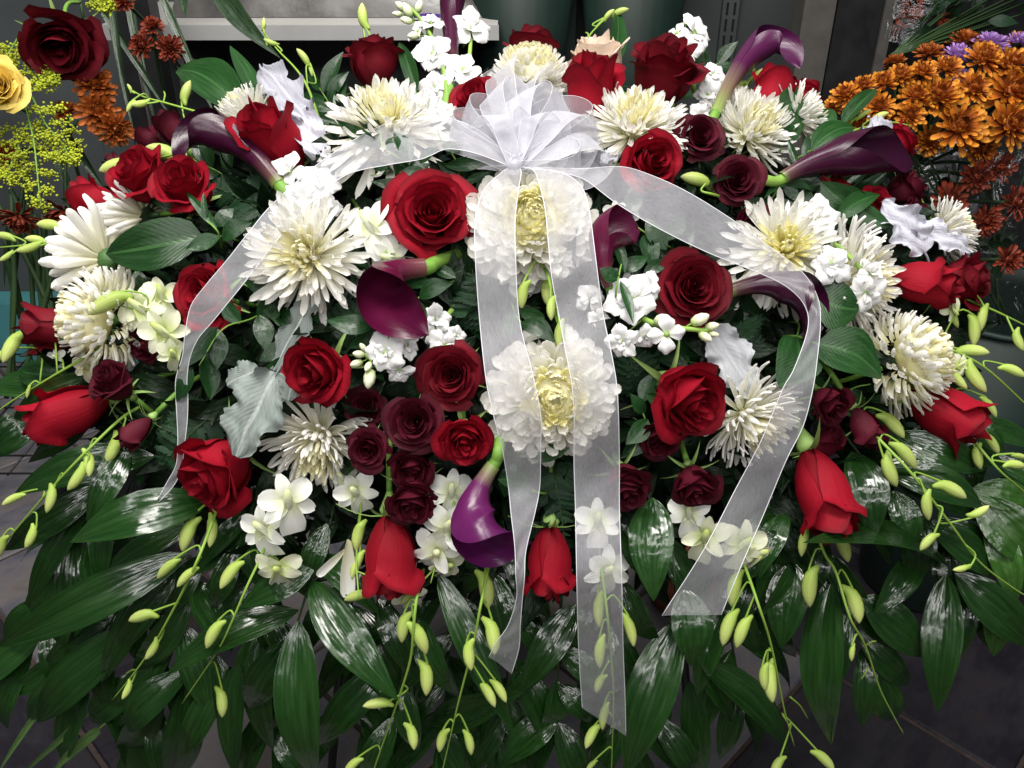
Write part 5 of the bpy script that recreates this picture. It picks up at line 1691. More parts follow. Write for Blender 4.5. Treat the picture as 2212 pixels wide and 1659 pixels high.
# ------------------------------------------------------------------ broad leaves among the flowers
for q, lb in [
    ((440, 512, 228, 548, 118, .0, -.018), 'large broad leaf at left under the red rose pair, beside the white mum back'),
    ((1764, 642, 1856, 668, 112, -.01, -.02), 'broad leaf right of the ribbon fold, upper of two'),
    ((1762, 742, 1905, 818, 108, -.012, -.028), 'broad leaf right of the ribbon fold, lower of two, touching the shaggy mum'),
    ((1722, 728, 1683, 836, 104, .0, -.005), 'round shaded leaf seen through the lower right ribbon'),
    ((1688, 318, 1722, 188, 80, .02, .0), 'broad leaf standing behind the tulip-shaped bud'),
    ((1322, 140, 1332, 15, 46, .03, .03), 'upright leaf behind the blush rose at the top'),
    ((525, 240, 385, 150, 104, .05, .06), 'broad dark leaf in front of the grey wall at upper left'),
    ((562, 222, 497, 98, 50, .05, .05), 'narrow upright leaf by the silver leaf at upper left'),
    ((645, 300, 640, 195, 46, .03, .03), 'small leaf behind the silver leaf at upper left'),
    ((1820, 268, 1892, 192, 42, .01, .0), 'pointed leaf above the dark calla on the right, over the orange mums'),
    ((1752, 325, 1846, 275, 56, .008, .0), 'broad leaf above the stem of the dark calla on the right'),
    ((1782, 300, 1795, 235, 42, .012, .01), 'small leaf beside the white mum side-on at upper right'),
    ((1870, 462, 1772, 392, 84, .012, .0), 'broad dark leaf under the stalk of the right dark calla'),
    ((1810, 470, 1900, 420, 46, .0, -.006), 'curved leaf in front of the small red rose at right'),
    ((1850, 445, 1925, 490, 44, .0, -.006), 'narrow leaf left of the silver leaf at right'),
    ((1142, 978, 1230, 968, 42, .0, -.012), 'single green leaf under the lower football mum'),
    ((1125, 205, 1162, 142, 34, -.01, -.02), 'little pointed leaf in front of the cream mum at the top'),
    ((175, 660, 132, 745, 40, -.01, -.018), 'small leaf lying on the dark red bud at far left'),
    ((900, 200, 862, 92, 34, -.006, -.01), 'leaf standing in front of the upright dark red rose'),
    ((1500, 820, 1450, 880, 60, .0, -.01), 'small leaf left of the bright red half-open rose'),
    ((1475, 900, 1395, 850, 56, .01, .0), 'dark leaf between the ribbon and the bright red half-open rose'),
    ((1150, 1060, 1075, 1035, 48, -.01, -.03), 'leaf crossing the top of the bright purple calla'),
    ((240, 770, 60, 870, 120, .04, .04), 'broad dark leaf under the dark red bud at far left'),
    ((130, 810, 40, 800, 70, .04, .03), 'dark leaf below the dark red bud at the left edge'),
    ((640, 270, 560, 330, 60, .03, .03), 'leaf behind the red rose with the big outer petal'),
]:
    one_leaf(lb, q)

for q, lb in [
    ((705, 365, 725, 270, 60, .0, .0), None),
]:
    pass

# ------------------------------------------------------------------ ruscus sprigs
def sprig(label, stem, leaves, mat='ruscus', name='ruscus_spray'):
    return frond(label, stem, leaves, mat, 'ruscus sprays of the spray', name, 'ruscus', .0011, 'gstem', 'ruscus spray', 'leaf')


sprig('ruscus sprig lying over the left ribbon and the spider mum', [(950, 372, .02), (884, 352, -.03), (830, 318, -.045), (822, 290, -.045), (812, 268, -.045)],
      [(820, 287, 772, 208, 40, -.045, -.05), (823, 314, 725, 258, 32, -.045, -.05), (884, 358, 850, 285, 36, -.035, -.05), (925, 378, 838, 322, 34, -.02, -.03), (838, 325, 850, 295, 18, -.045, -.055), (815, 365, 838, 362, 14, -.03, -.035), (925, 376, 862, 372, 26, -.02, -.03)])
sprig('curling ruscus sprig over the left ribbon near the bow', [(985, 395, .03), (992, 365, -.01), (975, 330, -.04), (952, 300, -.045), (945, 280, -.045)],
      [(955, 310, 995, 330, 28, -.045, -.04), (961, 358, 1069, 345, 30, -.02, -.03), (905, 350, 948, 318, 30, -.02, -.04), (990, 375, 940, 345, 20, -.01, -.02), (1000, 400, 1060, 372, 22, .0, -.01)])
sprig('ruscus sprig above the large open rose', [(870, 440, .04), (890, 390, .01), (840, 370, .0), (800, 380, .0)],
      [(905, 400, 800, 392, 30, .0, -.01), (880, 390, 930, 352, 36, .0, -.01), (850, 372, 800, 350, 26, .0, -.005), (900, 420, 810, 432, 34, .01, .0), (860, 380, 870, 335, 26, -.005, -.015)])
sprig('shiny ruscus sprig beside the narrow end of the left ribbon', [(600, 660, .05), (540, 690, .02), (480, 712, -.01), (430, 790, -.015)],
      [(470, 706, 384, 800, 50, -.012, -.025), (415, 792, 380, 868, 40, -.015, -.02), (470, 710, 468, 800, 42, .0, .0), (520, 700, 480, 640, 36, .01, .0), (560, 680, 575, 760, 44, .01, .01), (600, 662, 640, 720, 44, .02, .02), (440, 770, 455, 865, 44, .01, .01)])
sprig('ruscus sprig under the left ribbon between red rose and spider mum', [(640, 620, .06), (580, 640, .03), (520, 610, .02)],
      [(600, 640, 520, 600, 34, .02, .01), (585, 645, 560, 705, 36, .02, .01), (640, 640, 690, 700, 40, .03, .02), (560, 630, 600, 700, 40, .02, .02)])
sprig('ruscus sprig over the gray leaf left of the red rose', [(650, 700, .05), (620, 760, .02), (570, 830, .0), (530, 850, -.005)],
      [(615, 770, 545, 850, 44, .0, -.015), (600, 800, 640, 865, 36, .0, -.01), (620, 740, 560, 780, 40, .02, .01), (640, 710, 610, 800, 36, .02, .01), (580, 820, 510, 800, 34, .01, .0)])
sprig('ruscus sprig around the maroon calla', [(1000, 600, .05), (950, 620, .01), (895, 650, .0), (860, 690, .0), (808, 708, .0)],
      [(814, 702, 704, 692, 46, -.005, -.015), (808, 710, 755, 752, 34, .0, -.01), (898, 648, 918, 714, 36, -.02, -.028), (905, 645, 978, 612, 40, -.01, -.015), (872, 605, 930, 618, 42, .01, .01), (985, 600, 930, 570, 30, .02, .02), (850, 700, 865, 760, 40, .015, .01)])
sprig('ruscus leaves between the two football mums', [(1100, 640, .05), (1120, 690, .01), (1150, 710, .0)],
      [(1177, 686, 1116, 666, 30, -.005, -.012), (1122, 698, 1200, 740, 44, -.005, -.015), (1110, 670, 1092, 740, 40, .015, .02)])
sprig('curled ruscus sprig over the magenta calla', [(1340, 690, .03), (1330, 640, -.015), (1338, 590, -.025), (1345, 560, -.02)],
      [(1338, 602, 1295, 580, 34, -.024, -.03), (1350, 590, 1318, 502, 24, -.02, -.025), (1340, 606, 1368, 700, 22, -.022, -.03), (1335, 585, 1400, 555, 34, -.005, -.01), (1390, 590, 1440, 560, 30, .0, .0)])
sprig('ruscus sprig in the dark gap under the right ribbon', [(1500, 560, .06), (1440, 530, .02), (1390, 500, .01), (1350, 470, .02)],
      [(1440, 540, 1395, 470, 40, .01, .0), (1420, 520, 1480, 470, 40, .01, .01), (1400, 500, 1410, 590, 44, .015, .01), (1380, 490, 1320, 470, 34, .015, .01), (1450, 545, 1500, 500, 40, .02, .02), (1360, 470, 1375, 410, 36, .02, .02)])
sprig('ruscus sprig under the spider mum right of the bow', [(1480, 340, .05), (1440, 320, .02), (1400, 250, .03)],
      [(1440, 320, 1490, 290, 26, .01, .0), (1460, 330, 1430, 380, 26, .02, .01), (1480, 335, 1495, 270, 22, .02, .01)])
sprig('ruscus sprig right of the burgundy roses, near the thick stem', [(1640, 470, .04), (1680, 410, .01), (1720, 360, .0), (1745, 320, .0)],
      [(1700, 390, 1650, 430, 30, .01, .0), (1690, 400, 1760, 440, 44, .01, .01), (1720, 360, 1702, 300, 16, -.005, -.015), (1735, 345, 1748, 285, 16, -.005, -.015), (1710, 380, 1780, 400, 44, .015, .01), (1680, 430, 1730, 480, 44, .02, .02), (1660, 450, 1600, 440, 30, .02, .02)])
sprig('ruscus sprig in the gap left of the football mum at left', [(330, 560, .06), (290, 590, .04), (250, 610, .04)],
      [(310, 575, 370, 610, 34, .02, .01), (300, 585, 300, 640, 34, .02, .02), (330, 565, 420, 580, 40, .02, .01), (290, 595, 330, 650, 30, .02, .01)])
sprig('narrow ruscus sprig under the red pair and over the broad leaf', [(480, 540, .03), (470, 500, -.012), (440, 470, -.016), (425, 440, -.02)],
      [(470, 498, 398, 410, 20, -.012, -.03), (476, 512, 400, 540, 36, -.005, -.015), (465, 490, 505, 450, 36, .0, .0), (445, 475, 440, 415, 14, -.016, -.03), (480, 520, 545, 480, 40, .01, .01)])
sprig('ruscus sprig above the shaggy football mum', [(1780, 880, .04), (1840, 840, .01), (1880, 830, .0)],
      [(1800, 870, 1850, 900, 36, .01, .01), (1770, 860, 1740, 800, 34, .02, .01), (1830, 845, 1870, 870, 30, .02, .02)])
sprig('ruscus sprig low in the gap left of the straight ribbon', [(1110, 980, .05), (1105, 1030, .02), (1110, 1090, .02)],
      [(1112, 1000, 1090, 1075, 40, .0, .0), (1108, 1040, 1150, 1100, 40, .02, .02), (1110, 985, 1160, 1010, 36, .02, .02)])
sprig('ruscus sprig in the shade under the bright red half-open rose', [(1420, 960, .05), (1400, 920, .02), (1380, 870, .02)],
      [(1400, 905, 1352, 960, 44, .015, .01), (1395, 890, 1360, 850, 36, .02, .015), (1410, 940, 1340, 990, 44, .02, .02), (1385, 870, 1420, 800, 36, .02, .02)])
sprig('pale slim ruscus leaves above the dark calla tip on the right', [(1990, 430, .05), (2010, 470, .02), (2035, 520, .02)],
      [(2000, 460, 1975, 520, 34, .012, .008), (2020, 500, 1990, 560, 36, .015, .01)])

# ------------------------------------------------------------------ ferns
for lb, pts, n, wd in [
    ('leatherleaf fern under the narrow left ribbon end', [(480, 880, .05), (420, 930, .02), (370, 980, .015), (350, 1010, .02)], 11, 90),
    ('fern frond hanging between the ribbon tails above the red rose', [(1200, 990, .05), (1200, 1040, .02), (1210, 1100, .015), (1222, 1180, .012)], 13, 74),
    ('fern frond right of the straight ribbon near the lower football mum', [(1370, 850, .05), (1365, 800, .03), (1360, 750, .025), (1358, 720, .025)], 11, 70),
    ('fern frond in the shade above the white stock left of the ribbon', [(1060, 700, .06), (1030, 640, .04), (1020, 580, .035)], 12, 90),
    ('fern frond under the spider mum beside the left ribbon', [(740, 760, .07), (760, 700, .04), (780, 640, .035)], 11, 90),
    ('fern frond at the upper left under the dark calla', [(600, 470, .06), (540, 440, .03), (480, 410, .03), (440, 400, .035)], 12, 80),
    ('fern frond between the left roses and the spider mum', [(560, 420, .07), (590, 480, .04), (570, 540, .04)], 11, 86),
    ('fern frond right of the big spider mum at right', [(1900, 560, .07), (1960, 530, .04), (2000, 500, .04)], 10, 80),
    ('fern frond under the big spider mum at right', [(1880, 680, .07), (1900, 720, .04), (1930, 720, .04)], 10, 80),
    ('fern frond in the dark gap right of the lower hanging mum', [(1440, 760, .07), (1400, 720, .04), (1370, 690, .04)], 10, 80),
    ('fern frond beside the shaded red rose left of the ribbon', [(940, 780, .06), (920, 830, .035), (880, 850, .035)], 10, 70),
    ('fern frond behind the upright dark red rose at the top', [(950, 300, .07), (920, 240, .05), (900, 200, .045)], 10, 70),
    ('fern frond low at left between the burgundy bud and the red rose', [(380, 900, .06), (340, 930, .04), (300, 990, .04)], 11, 80),
    ('fern frond under the right ribbon behind the dark purple calla', [(1560, 720, .06), (1600, 740, .04), (1660, 760, .045)], 11, 90),
    ('fern frond below the burgundy trio at right', [(1760, 800, .07), (1750, 860, .04), (1700, 900, .04)], 10, 80),
]:
    fern(lb, pts, n, wd)

for lb, pts, n, ll, lw, sd in [
    ('ruscus spray deep between the spider mum and the burgundy cluster', [(760, 760, .08), (740, 840, .05), (760, 900, .05)], 9, .055, .016, 1),
    ('ruscus spray deep left of the large open rose', [(760, 480, .08), (750, 560, .06), (800, 620, .06)], 9, .05, .016, 2),
    ('ruscus spray deep under the right ribbon near the dark red rose', [(1420, 640, .08), (1440, 760, .06), (1540, 790, .06)], 10, .05, .017, 3),
    ('ruscus spray deep among the upper left roses', [(520, 400, .08), (450, 360, .06), (380, 330, .06)], 9, .05, .016, 4),
    ('ruscus spray deep below the dark calla on the right', [(1700, 440, .08), (1760, 420, .05), (1850, 440, .05)], 10, .05, .018, 5),
    ('ruscus spray deep left of the lower football mum', [(1060, 760, .08), (1040, 640, .06), (1000, 600, .06)], 9, .05, .016, 6),
    ('ruscus spray deep under the shaggy football mum', [(1830, 840, .08), (1900, 880, .05), (1960, 930, .05)], 9, .055, .017, 7),
    ('ruscus spray deep beside the football mum at left', [(330, 820, .08), (350, 880, .05), (330, 980, .05)], 9, .055, .016, 8),
    ('ruscus spray rising behind the top of the spray at left', [(760, 330, .1), (720, 240, .08), (690, 190, .08)], 9, .05, .016, 9),
    ('ruscus spray rising behind the top of the spray at right', [(1420, 330, .1), (1470, 200, .08), (1560, 130, .08)], 9, .045, .016, 10),
]:
    auto_spray(lb, pts, n, ll, lw, seed=sd)

# ------------------------------------------------------------------ dusty miller
dusty('silver white felt leaf standing at the upper left beside the spider mum', (664, 262, 566, 142, 92, -.005, -.002), 'dusty_w', 3.2, .42, .10)
dusty('silver white felt leaf right above the red rose with the big outer petal', (690, 330, 622, 225, 84, .005, -.004), 'dusty_w', 3.2, .42, .10)
dusty('small silver white leaf above the right dark calla', (1880, 330, 1898, 250, 70, .0, -.012), 'dusty_w', 2.4, .45, .10)
dusty('silver white leaf at right above the dark red rose', (1998, 545, 1905, 435, 92, -.006, -.012), 'dusty_w', 2.6, .42, .09)
dusty('silver white leaf at far right beside the small spider mum', (1960, 480, 2095, 545, 66, -.01, -.018), 'dusty_w', 2.6, .42, .09)
dusty('large grey green felt leaf over the red rose at lower left', (598, 806, 508, 985, 128, -.008, -.035), 'dusty_g', 2.2, .30, .08)
dusty('narrow grey green felt leaf running from the spider mum to the red rose', (680, 640, 590, 800, 62, .01, -.005), 'dusty_g', 2.4, .5, .05)
dusty('round grey green leaf tip left of the gray felt leaf', (560, 800, 490, 830, 66, .0, -.005), 'dusty_g', 1.6, .2, .04)
dusty('grey felt leaf beside the red rose near its upper left petals', (640, 800, 622, 865, 66, -.008, -.02), 'dusty_g', 1.6, .2, .04)
dusty('grey felt leaf behind the bright red half-open rose under the ribbon', (1530, 705, 1625, 860, 112, .024, .02), 'dusty_m', 2.4, .3, .06)
dusty('bit of grey felt leaf under the spider mum right of the bow', (1330, 330, 1300, 352, 34, .0, -.01), 'dusty_w', 2, .3, .07)
dusty('grey felt leaf behind the maroon calla', (800, 580, 830, 660, 84, .03, .02), 'dusty_g', 2.2, .3, .05)

# two fallen white petals
for a, b, lb in (((742, 1185, 688, 1240), 0, 'loose white petal slanting on the palm leaves left of the hanging red rose'), ((748, 1165, 750, 1285), 1, 'loose white petal hanging upright left of the hanging red rose')):
    pb, pt = P(a[0], a[1], -.004), P(a[2], a[3], -.006)
    d = pt - pb
    o = solo('loose_petal', mum_me(.11, 'straight', 'mum_w', b), pb, lb, 'petal', 'loose petals')
    o.matrix_world = T(pb) @ frame(d, -FV + RV * .4) @ S3(d.length, d.length, d.length)

# ------------------------------------------------------------------ bow with its four tails
KN = P(1112, 360, -.055)
bow = thing('ribbon_bow', KN, 'white sheer organza bow with four long tails at the top center', 'ribbon bow')


def tail(rows, dzs, seed, mat='organza', name='tail', crink=.0012):
    dzs = [dz - .05 * min(1, max(0, (r[1] - 1060) / 170)) for r, dz in zip(rows, dzs)]      # the tails fall clear of the leaves
    pairs = [(P(r[0], r[1], dz), P(r[2], r[3], dz)) for r, dz in zip(rows, dzs)]
    return ribbon_part(bow, name, pairs, mat, seed, crink)


tail([(1108, 350, 1108, 362), (1040, 285, 1030, 332), (960, 253, 968, 322), (890, 255, 930, 336), (832, 268, 905, 345), (763, 303, 840, 356), (690, 352, 757, 374), (630, 402, 700, 412), (578, 452, 640, 470), (535, 505, 593, 526), (491, 561, 548, 585), (448, 612, 504, 640), (413, 660, 460, 694), (400, 720, 428, 732), (394, 770, 410, 775), (380, 818, 404, 822), (380, 860, 406, 862), (383, 915, 404, 915), (384, 965, 398, 965), (380, 1005, 392, 1012), (362, 1040, 376, 1048), (341, 1078, 344, 1084)],
     [-.055, -.06, -.055, -.05, -.05, -.048, -.045, -.045, -.045, -.045, -.04, -.04, -.036, -.032, -.026, -.022, -.02, -.02, -.02, -.02, -.02, -.02], 1)
tail([(1100, 362, 1120, 364), (1082, 374, 1126, 372), (1046, 410, 1120, 412), (1027, 470, 1113, 475), (1027, 560, 1114, 560), (1036, 690, 1122, 690), (1050, 820, 1150, 805), (1068, 905, 1168, 895), (1085, 970, 1168, 960), (1098, 1050, 1166, 1050), (1104, 1110, 1155, 1110), (1112, 1180, 1136, 1190), (1114, 1240, 1133, 1245), (1116, 1290, 1128, 1300), (1098, 1350, 1124, 1350), (1072, 1388, 1121, 1400), (1056, 1420, 1105, 1456)],
     [-.055, -.062, -.07, -.075, -.07, -.052, -.06, -.062, -.055, -.045, -.04, -.036, -.034, -.034, -.034, -.034, -.034], 2)
tail([(1110, 360, 1150, 362), (1150, 366, 1215, 374), (1166, 402, 1255, 402), (1178, 455, 1272, 450), (1184, 520, 1282, 520), (1192, 600, 1292, 600), (1207, 680, 1303, 680), (1222, 760, 1320, 760), (1235, 830, 1332, 830), (1240, 900, 1336, 900), (1240, 1000, 1338, 1000), (1243, 1100, 1338, 1100), (1246, 1250, 1343, 1250), (1250, 1400, 1346, 1400), (1256, 1500, 1350, 1500), (1258, 1530, 1352, 1590)],
     [-.055, -.064, -.072, -.076, -.076, -.066, -.054, -.058, -.062, -.06, -.05, -.045, -.042, -.038, -.036, -.036], 3)
tail([(1112, 360, 1140, 362), (1200, 372, 1260, 364), (1262, 388, 1340, 360), (1330, 438, 1400, 376), (1420, 492, 1480, 412), (1530, 546, 1575, 470), (1640, 590, 1665, 535), (1700, 620, 1735, 590), (1738, 660, 1768, 648), (1745, 710, 1772, 705), (1716, 795, 1766, 770), (1692, 838, 1756, 840), (1664, 905, 1735, 920), (1638, 965, 1698, 995), (1590, 1055, 1650, 1110), (1520, 1188, 1600, 1225), (1430, 1330, 1558, 1328)],
     [-.055, -.058, -.055, -.05, -.048, -.046, -.046, -.045, -.04, -.038, -.04, -.04, -.038, -.036, -.034, -.03, -.03], 4)


def loop(xa, ya, wpx, dza, depth, seed, pinch=.35, tilt=0.0, kn=(1112, 360)):
    """a ribbon loop from the knot out to an apex and back, face towards the room"""
    ap = P(xa, ya, dza)
    d = ap - KN
    L = d.length
    dn = d.normalized()
    side = dn.cross(-FV).normalized()              # across, in the picture
    up = side.cross(dn).normalized()               # towards / away from the camera
    if up.dot(FV) > 0:
        up = -up
    side, up = side * math.cos(tilt) + up * math.sin(tilt), up * math.cos(tilt) - side * math.sin(tilt)
    w = wpx * PX(xa, ya) * .5
    pairs = []
    N = 17
    for i in range(N):
        a = i / (N - 1)
        along = L * math.sin(math.pi * a) ** .62
        off = depth * (math.sin(2 * math.pi * a) + .18 * math.sin(4 * math.pi * a)) * (1 if a < .5 else .85)
        ww = w * (pinch + (1 - pinch) * min(1, math.sin(math.pi * a) * 1.35) ** 1.1)
        c = KN + dn * along + up * off
        sw = side + dn * (.22 * math.cos(math.pi * a))      # the band twists a little as it turns
        pairs.append((c - sw * ww, c + sw * ww))
    return ribbon_part(bow, 'loop', pairs, 'organza_b', seed, .0008, .00022)


for k, q in enumerate([
    (1212, 192, 62, .01, .030, .45, 1.05), (1146, 164, 92, .0, .036, .50, .85), (1066, 184, 66, -.008, .030, .45, -1.0), (1104, 210, 74, -.032, .026, .45, .75),
    (1182, 234, 82, -.028, .030, .45, .85), (1240, 248, 82, -.022, .034, .45, -.9), (1266, 298, 74, -.03, .028, .45, .85), (1302, 350, 70, -.02, .022, .45, .7),
    (1010, 272, 76, -.02, .028, .45, .8), (1034, 296, 66, -.04, .026, .45, -.8), (1134, 288, 70, -.055, .030, .40, .8), (1200, 294, 62, -.05, .026, .40, 1.0), (1246, 336, 64, -.045, .022, .40, -.75),
    (1164, 214, 70, -.015, .030, .45, -.8), (1050, 238, 66, -.015, .028, .45, .9),
]):
    loop(*q[:5], seed=20 + k, pinch=q[5], tilt=q[6])
part('knot', G().add(*lathe([(.001, -.008), (.006, -.006), (.008, 0), (.006, .006), (.001, .008)], 10)).mesh('knot', M['organza_b']), bow, frame(RV, -FV))
# ------------------------------------------------------------------ bouquet at the left, behind the spray
BD = 1.12


def bpt(x, y, d=BD):
    return PD(x, y, d)


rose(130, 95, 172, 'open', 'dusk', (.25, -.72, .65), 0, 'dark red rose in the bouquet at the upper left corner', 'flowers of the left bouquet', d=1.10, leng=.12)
rose(-4, 186, 118, 'open', 'yellow', (.35, -.1, .9), 0, 'yellow rose cut by the left edge of the frame', 'flowers of the left bouquet', d=1.06, leng=.12)
for x, y, s, ax, c, lb in [
    (205, 182, 92, (.4, .2, .8), 'mum_o2', 'upper rust mum of the left bouquet'),
    (212, 240, 96, (.35, -.1, .9), 'mum_o2', 'rust mum just below the upper one in the left bouquet'),
    (250, 278, 84, (.5, -.4, .7), 'mum_o2', 'lowest rust mum of the left bouquet, tilted down'),
    (142, 242, 66, (.1, .6, .5), 'mum_o2', 'rust mum behind the goldenrod in the left bouquet'),
    (330, 58, 52, (.2, .5, .8), 'mum_d', 'topmost dark mum of the three in front of the white shelf'),
    (308, 98, 62, (-.2, -.2, .9), 'mum_d', 'left dark mum of the three in front of the black post'),
    (368, 105, 62, (.3, -.2, .9), 'mum_d', 'right dark mum of the three in front of the black post'),
    (268, 2, 56, (0, 0, 1), 'mum_d', 'dark mum cut by the top of the frame at left'),
    (42, 466, 92, (0, -.9, .2), 'mum_d', 'dark mum seen from behind at the left edge'),
    (142, 458, 100, (.1, -.9, .2), 'mum_d', 'dark mum seen from behind, right of the one at the left edge'),
    (12, 330, 60, (.2, -.3, .9), 'mum_o2', 'dark rust mum behind goldenrod at the left edge'),
]:
    mum(x, y, s, 'small', ax, 0, lb, (c, c), 'mums of the left bouquet', d=1.14, leng=.16, stemmat='dstem')

SPH = G().add(*lathe([(.1, -.5), (.42, -.28), (.5, 0), (.42, .28), (.1, .5)], 6))


def goldenrod(label, pts, seed, dens=1.0):
    """a plume of tiny yellow flower clusters on side twigs"""
    rng = random.Random(seed)
    w = [bpt(*q) for q in pts]
    org = w[0]
    root = thing('goldenrod_spray', org, label, 'goldenrod', 'goldenrod of the left bouquet')
    part('stem', G().add(*tube([tuple(v - org) for v in w], .0014, .0006, 5, 5)).mesh('stem', M['gstem']), root)
    c = [Vector(q) for q in catmull([tuple(v) for v in w], 8)]
    tot = (c[-1] - c[0]).length
    for i in range(4, len(c), 2):
        u = i / len(c)
        g = G()
        d = (c[min(i + 1, len(c) - 1)] - c[i - 1]).normalized()
        sd = d.cross(-FV).normalized() * (1 if (i // 2) % 2 else -1)
        ln = .036 * (1.2 - u) * dens
        dr = (sd + d * .5 + FV * rng.uniform(-.4, .4)).normalized()
        g.add(*tube([tuple(c[i] - org), tuple(c[i] - org + dr * ln)], .0005, .0004, 4, 2))
        for k in range(54):
            t = rng.uniform(.15, 1.08)
            p = c[i] - org + dr * ln * t + Vector((rng.gauss(0, .0032), rng.gauss(0, .0032), rng.gauss(0, .0032)))
            s = rng.uniform(.0020, .0036)
            g.add(SPH.v, SPH.f, SPH.a, T(p) @ S3(s, s, s))
        part('cluster', g.mesh('cluster', M['goldenrod']), root)
    return root


goldenrod('goldenrod plume hanging lowest in the left bouquet', [(40, 180, 1.10), (70, 290, 1.09), (80, 370, 1.08), (88, 445, 1.07)], 1, 1.0)
goldenrod('goldenrod plume left of the rust mums', [(70, 230, 1.11), (50, 290, 1.10), (25, 350, 1.10), (15, 385, 1.10)], 2)
goldenrod('goldenrod plume reaching right under the rust mums', [(70, 210, 1.11), (100, 270, 1.10), (135, 310, 1.10), (150, 345, 1.10)], 3)
goldenrod('short goldenrod plume between the dark red and the yellow rose', [(60, 120, 1.12), (75, 150, 1.11), (95, 165, 1.10), (112, 178, 1.10)], 4, .7)
goldenrod('goldenrod tip at the top edge beside the dark mum', [(205, -20, 1.14), (212, -5, 1.14), (225, 5, 1.14), (238, 12, 1.14)], 5, .5)
goldenrod('goldenrod tip above the yellow rose at the left edge', [(40, 80, 1.10), (22, 110, 1.10), (8, 135, 1.10), (0, 155, 1.10)], 6, .6)

for q, lb in [
    ((240, -30, 1.25, 300, 330, 1.2, 26), 'long dark sword leaf crossing the grey wall at upper left, left of the mums'),
    ((275, -20, 1.3, 345, 300, 1.3, 24), 'long dark sword leaf behind the three dark mums'),
    ((345, -20, 1.2, 470, 260, 1.2, 26), 'sword leaf crossing the black post'),
    ((180, 40, 1.3, 225, 330, 1.3, 26), 'sword leaf behind the dark red rose at upper left'),
    ((220, 20, 1.28, 400, 300, 1.3, 22), 'slanting sword leaf from the dark red rose to the spray'),
    ((150, 300, 1.2, 232, 420, 1.2, 30), 'sword leaf under the rust mums'),
    ((470, -25, 1.15, 605, 125, 1.1, 62), 'broad blade leaf in front of the shelf at the top left'),
    ((398, -50, 1.05, 401, 40, 1.02, 32), 'leaf tip hanging from the top edge in front of the black post'),
    ((120, 330, 1.2, 190, 480, 1.22, 26), 'sword leaf under the hanging goldenrod'),
    ((50, 430, 1.2, 10, 620, 1.25, 34), 'sword leaf running down at the far left edge'),
    ((20, 560, 1.22, 75, 800, 1.3, 30), 'sword leaf low at the left edge above the pointed red bud'),
]:
    pb, pt = bpt(*q[:3]), bpt(*q[3:6])
    root = thing('sword_leaf', pb, lb, 'leaf', 'sword leaves of the left bouquet')
    leaf_at(root, pb, pb, pt, q[6] * q[2] / FPX, 'blade', 'blade', -FV + RV * LV.uniform(-.3, .3), 'blade')
    d = (pt - pb).normalized()
    part('sheath', G().add(*tube([(0, 0, 0), tuple(-d * .04)], .002, .0025, 5, 2)).mesh('sheath', M['dstem']), root)

st_ = thing('stem_bunch', bpt(60, 480, 1.16), 'bunch of dark green stems under the left bouquet', 'stems')
rs = random.Random(8)
for k in range(11):
    x0, x1 = rs.uniform(-20, 170), rs.uniform(10, 190)
    a, b = bpt(x0, 440 + rs.uniform(-40, 30), 1.18), bpt(x1, 860, 1.26 + rs.uniform(-.02, .04))
    part('stem', G().add(*tube([tuple(a - st_.location), tuple((a + b) * .5 - st_.location + RV * rs.uniform(-.01, .01)), tuple(b - st_.location)], .0035, .0035, 6, 4)).mesh('stem', M['dstem']), st_)
pbk = bpt(110, 930, 1.30)
bucket('dark bucket holding the left bouquet, hidden behind the palm leaves', (pbk.x, pbk.y + .12, .004), .07, .09, .24, BLACK)
# wire shelf at the left, its grid seen between the stems
wr = thing('wire_rack', (-.93, 1.95, .10), 'wire rack with a fine grid behind the stems at the left edge', 'wire rack')
for k in range(12):
    part('wire', G().add(*tube([(-.30 + k * .06, -.55, 0), (-.30 + k * .06, .10, 0)], .0022, .0022, 5, 1)).mesh('wire', BLACK), wr)
for k in range(11):
    part('wire', G().add(*tube([(-.32, -.55 + k * .06, .004), (.38, -.55 + k * .06, .004)], .0022, .0022, 5, 1)).mesh('wire', BLACK), wr)
for sx in (-.3, .36):
    for sy in (-.52, .08):
        part('foot', G().add(*tube([(sx, sy, -.096), (sx, sy, 0)], .004, .004, 6, 1)).mesh('foot', BLACK), wr)

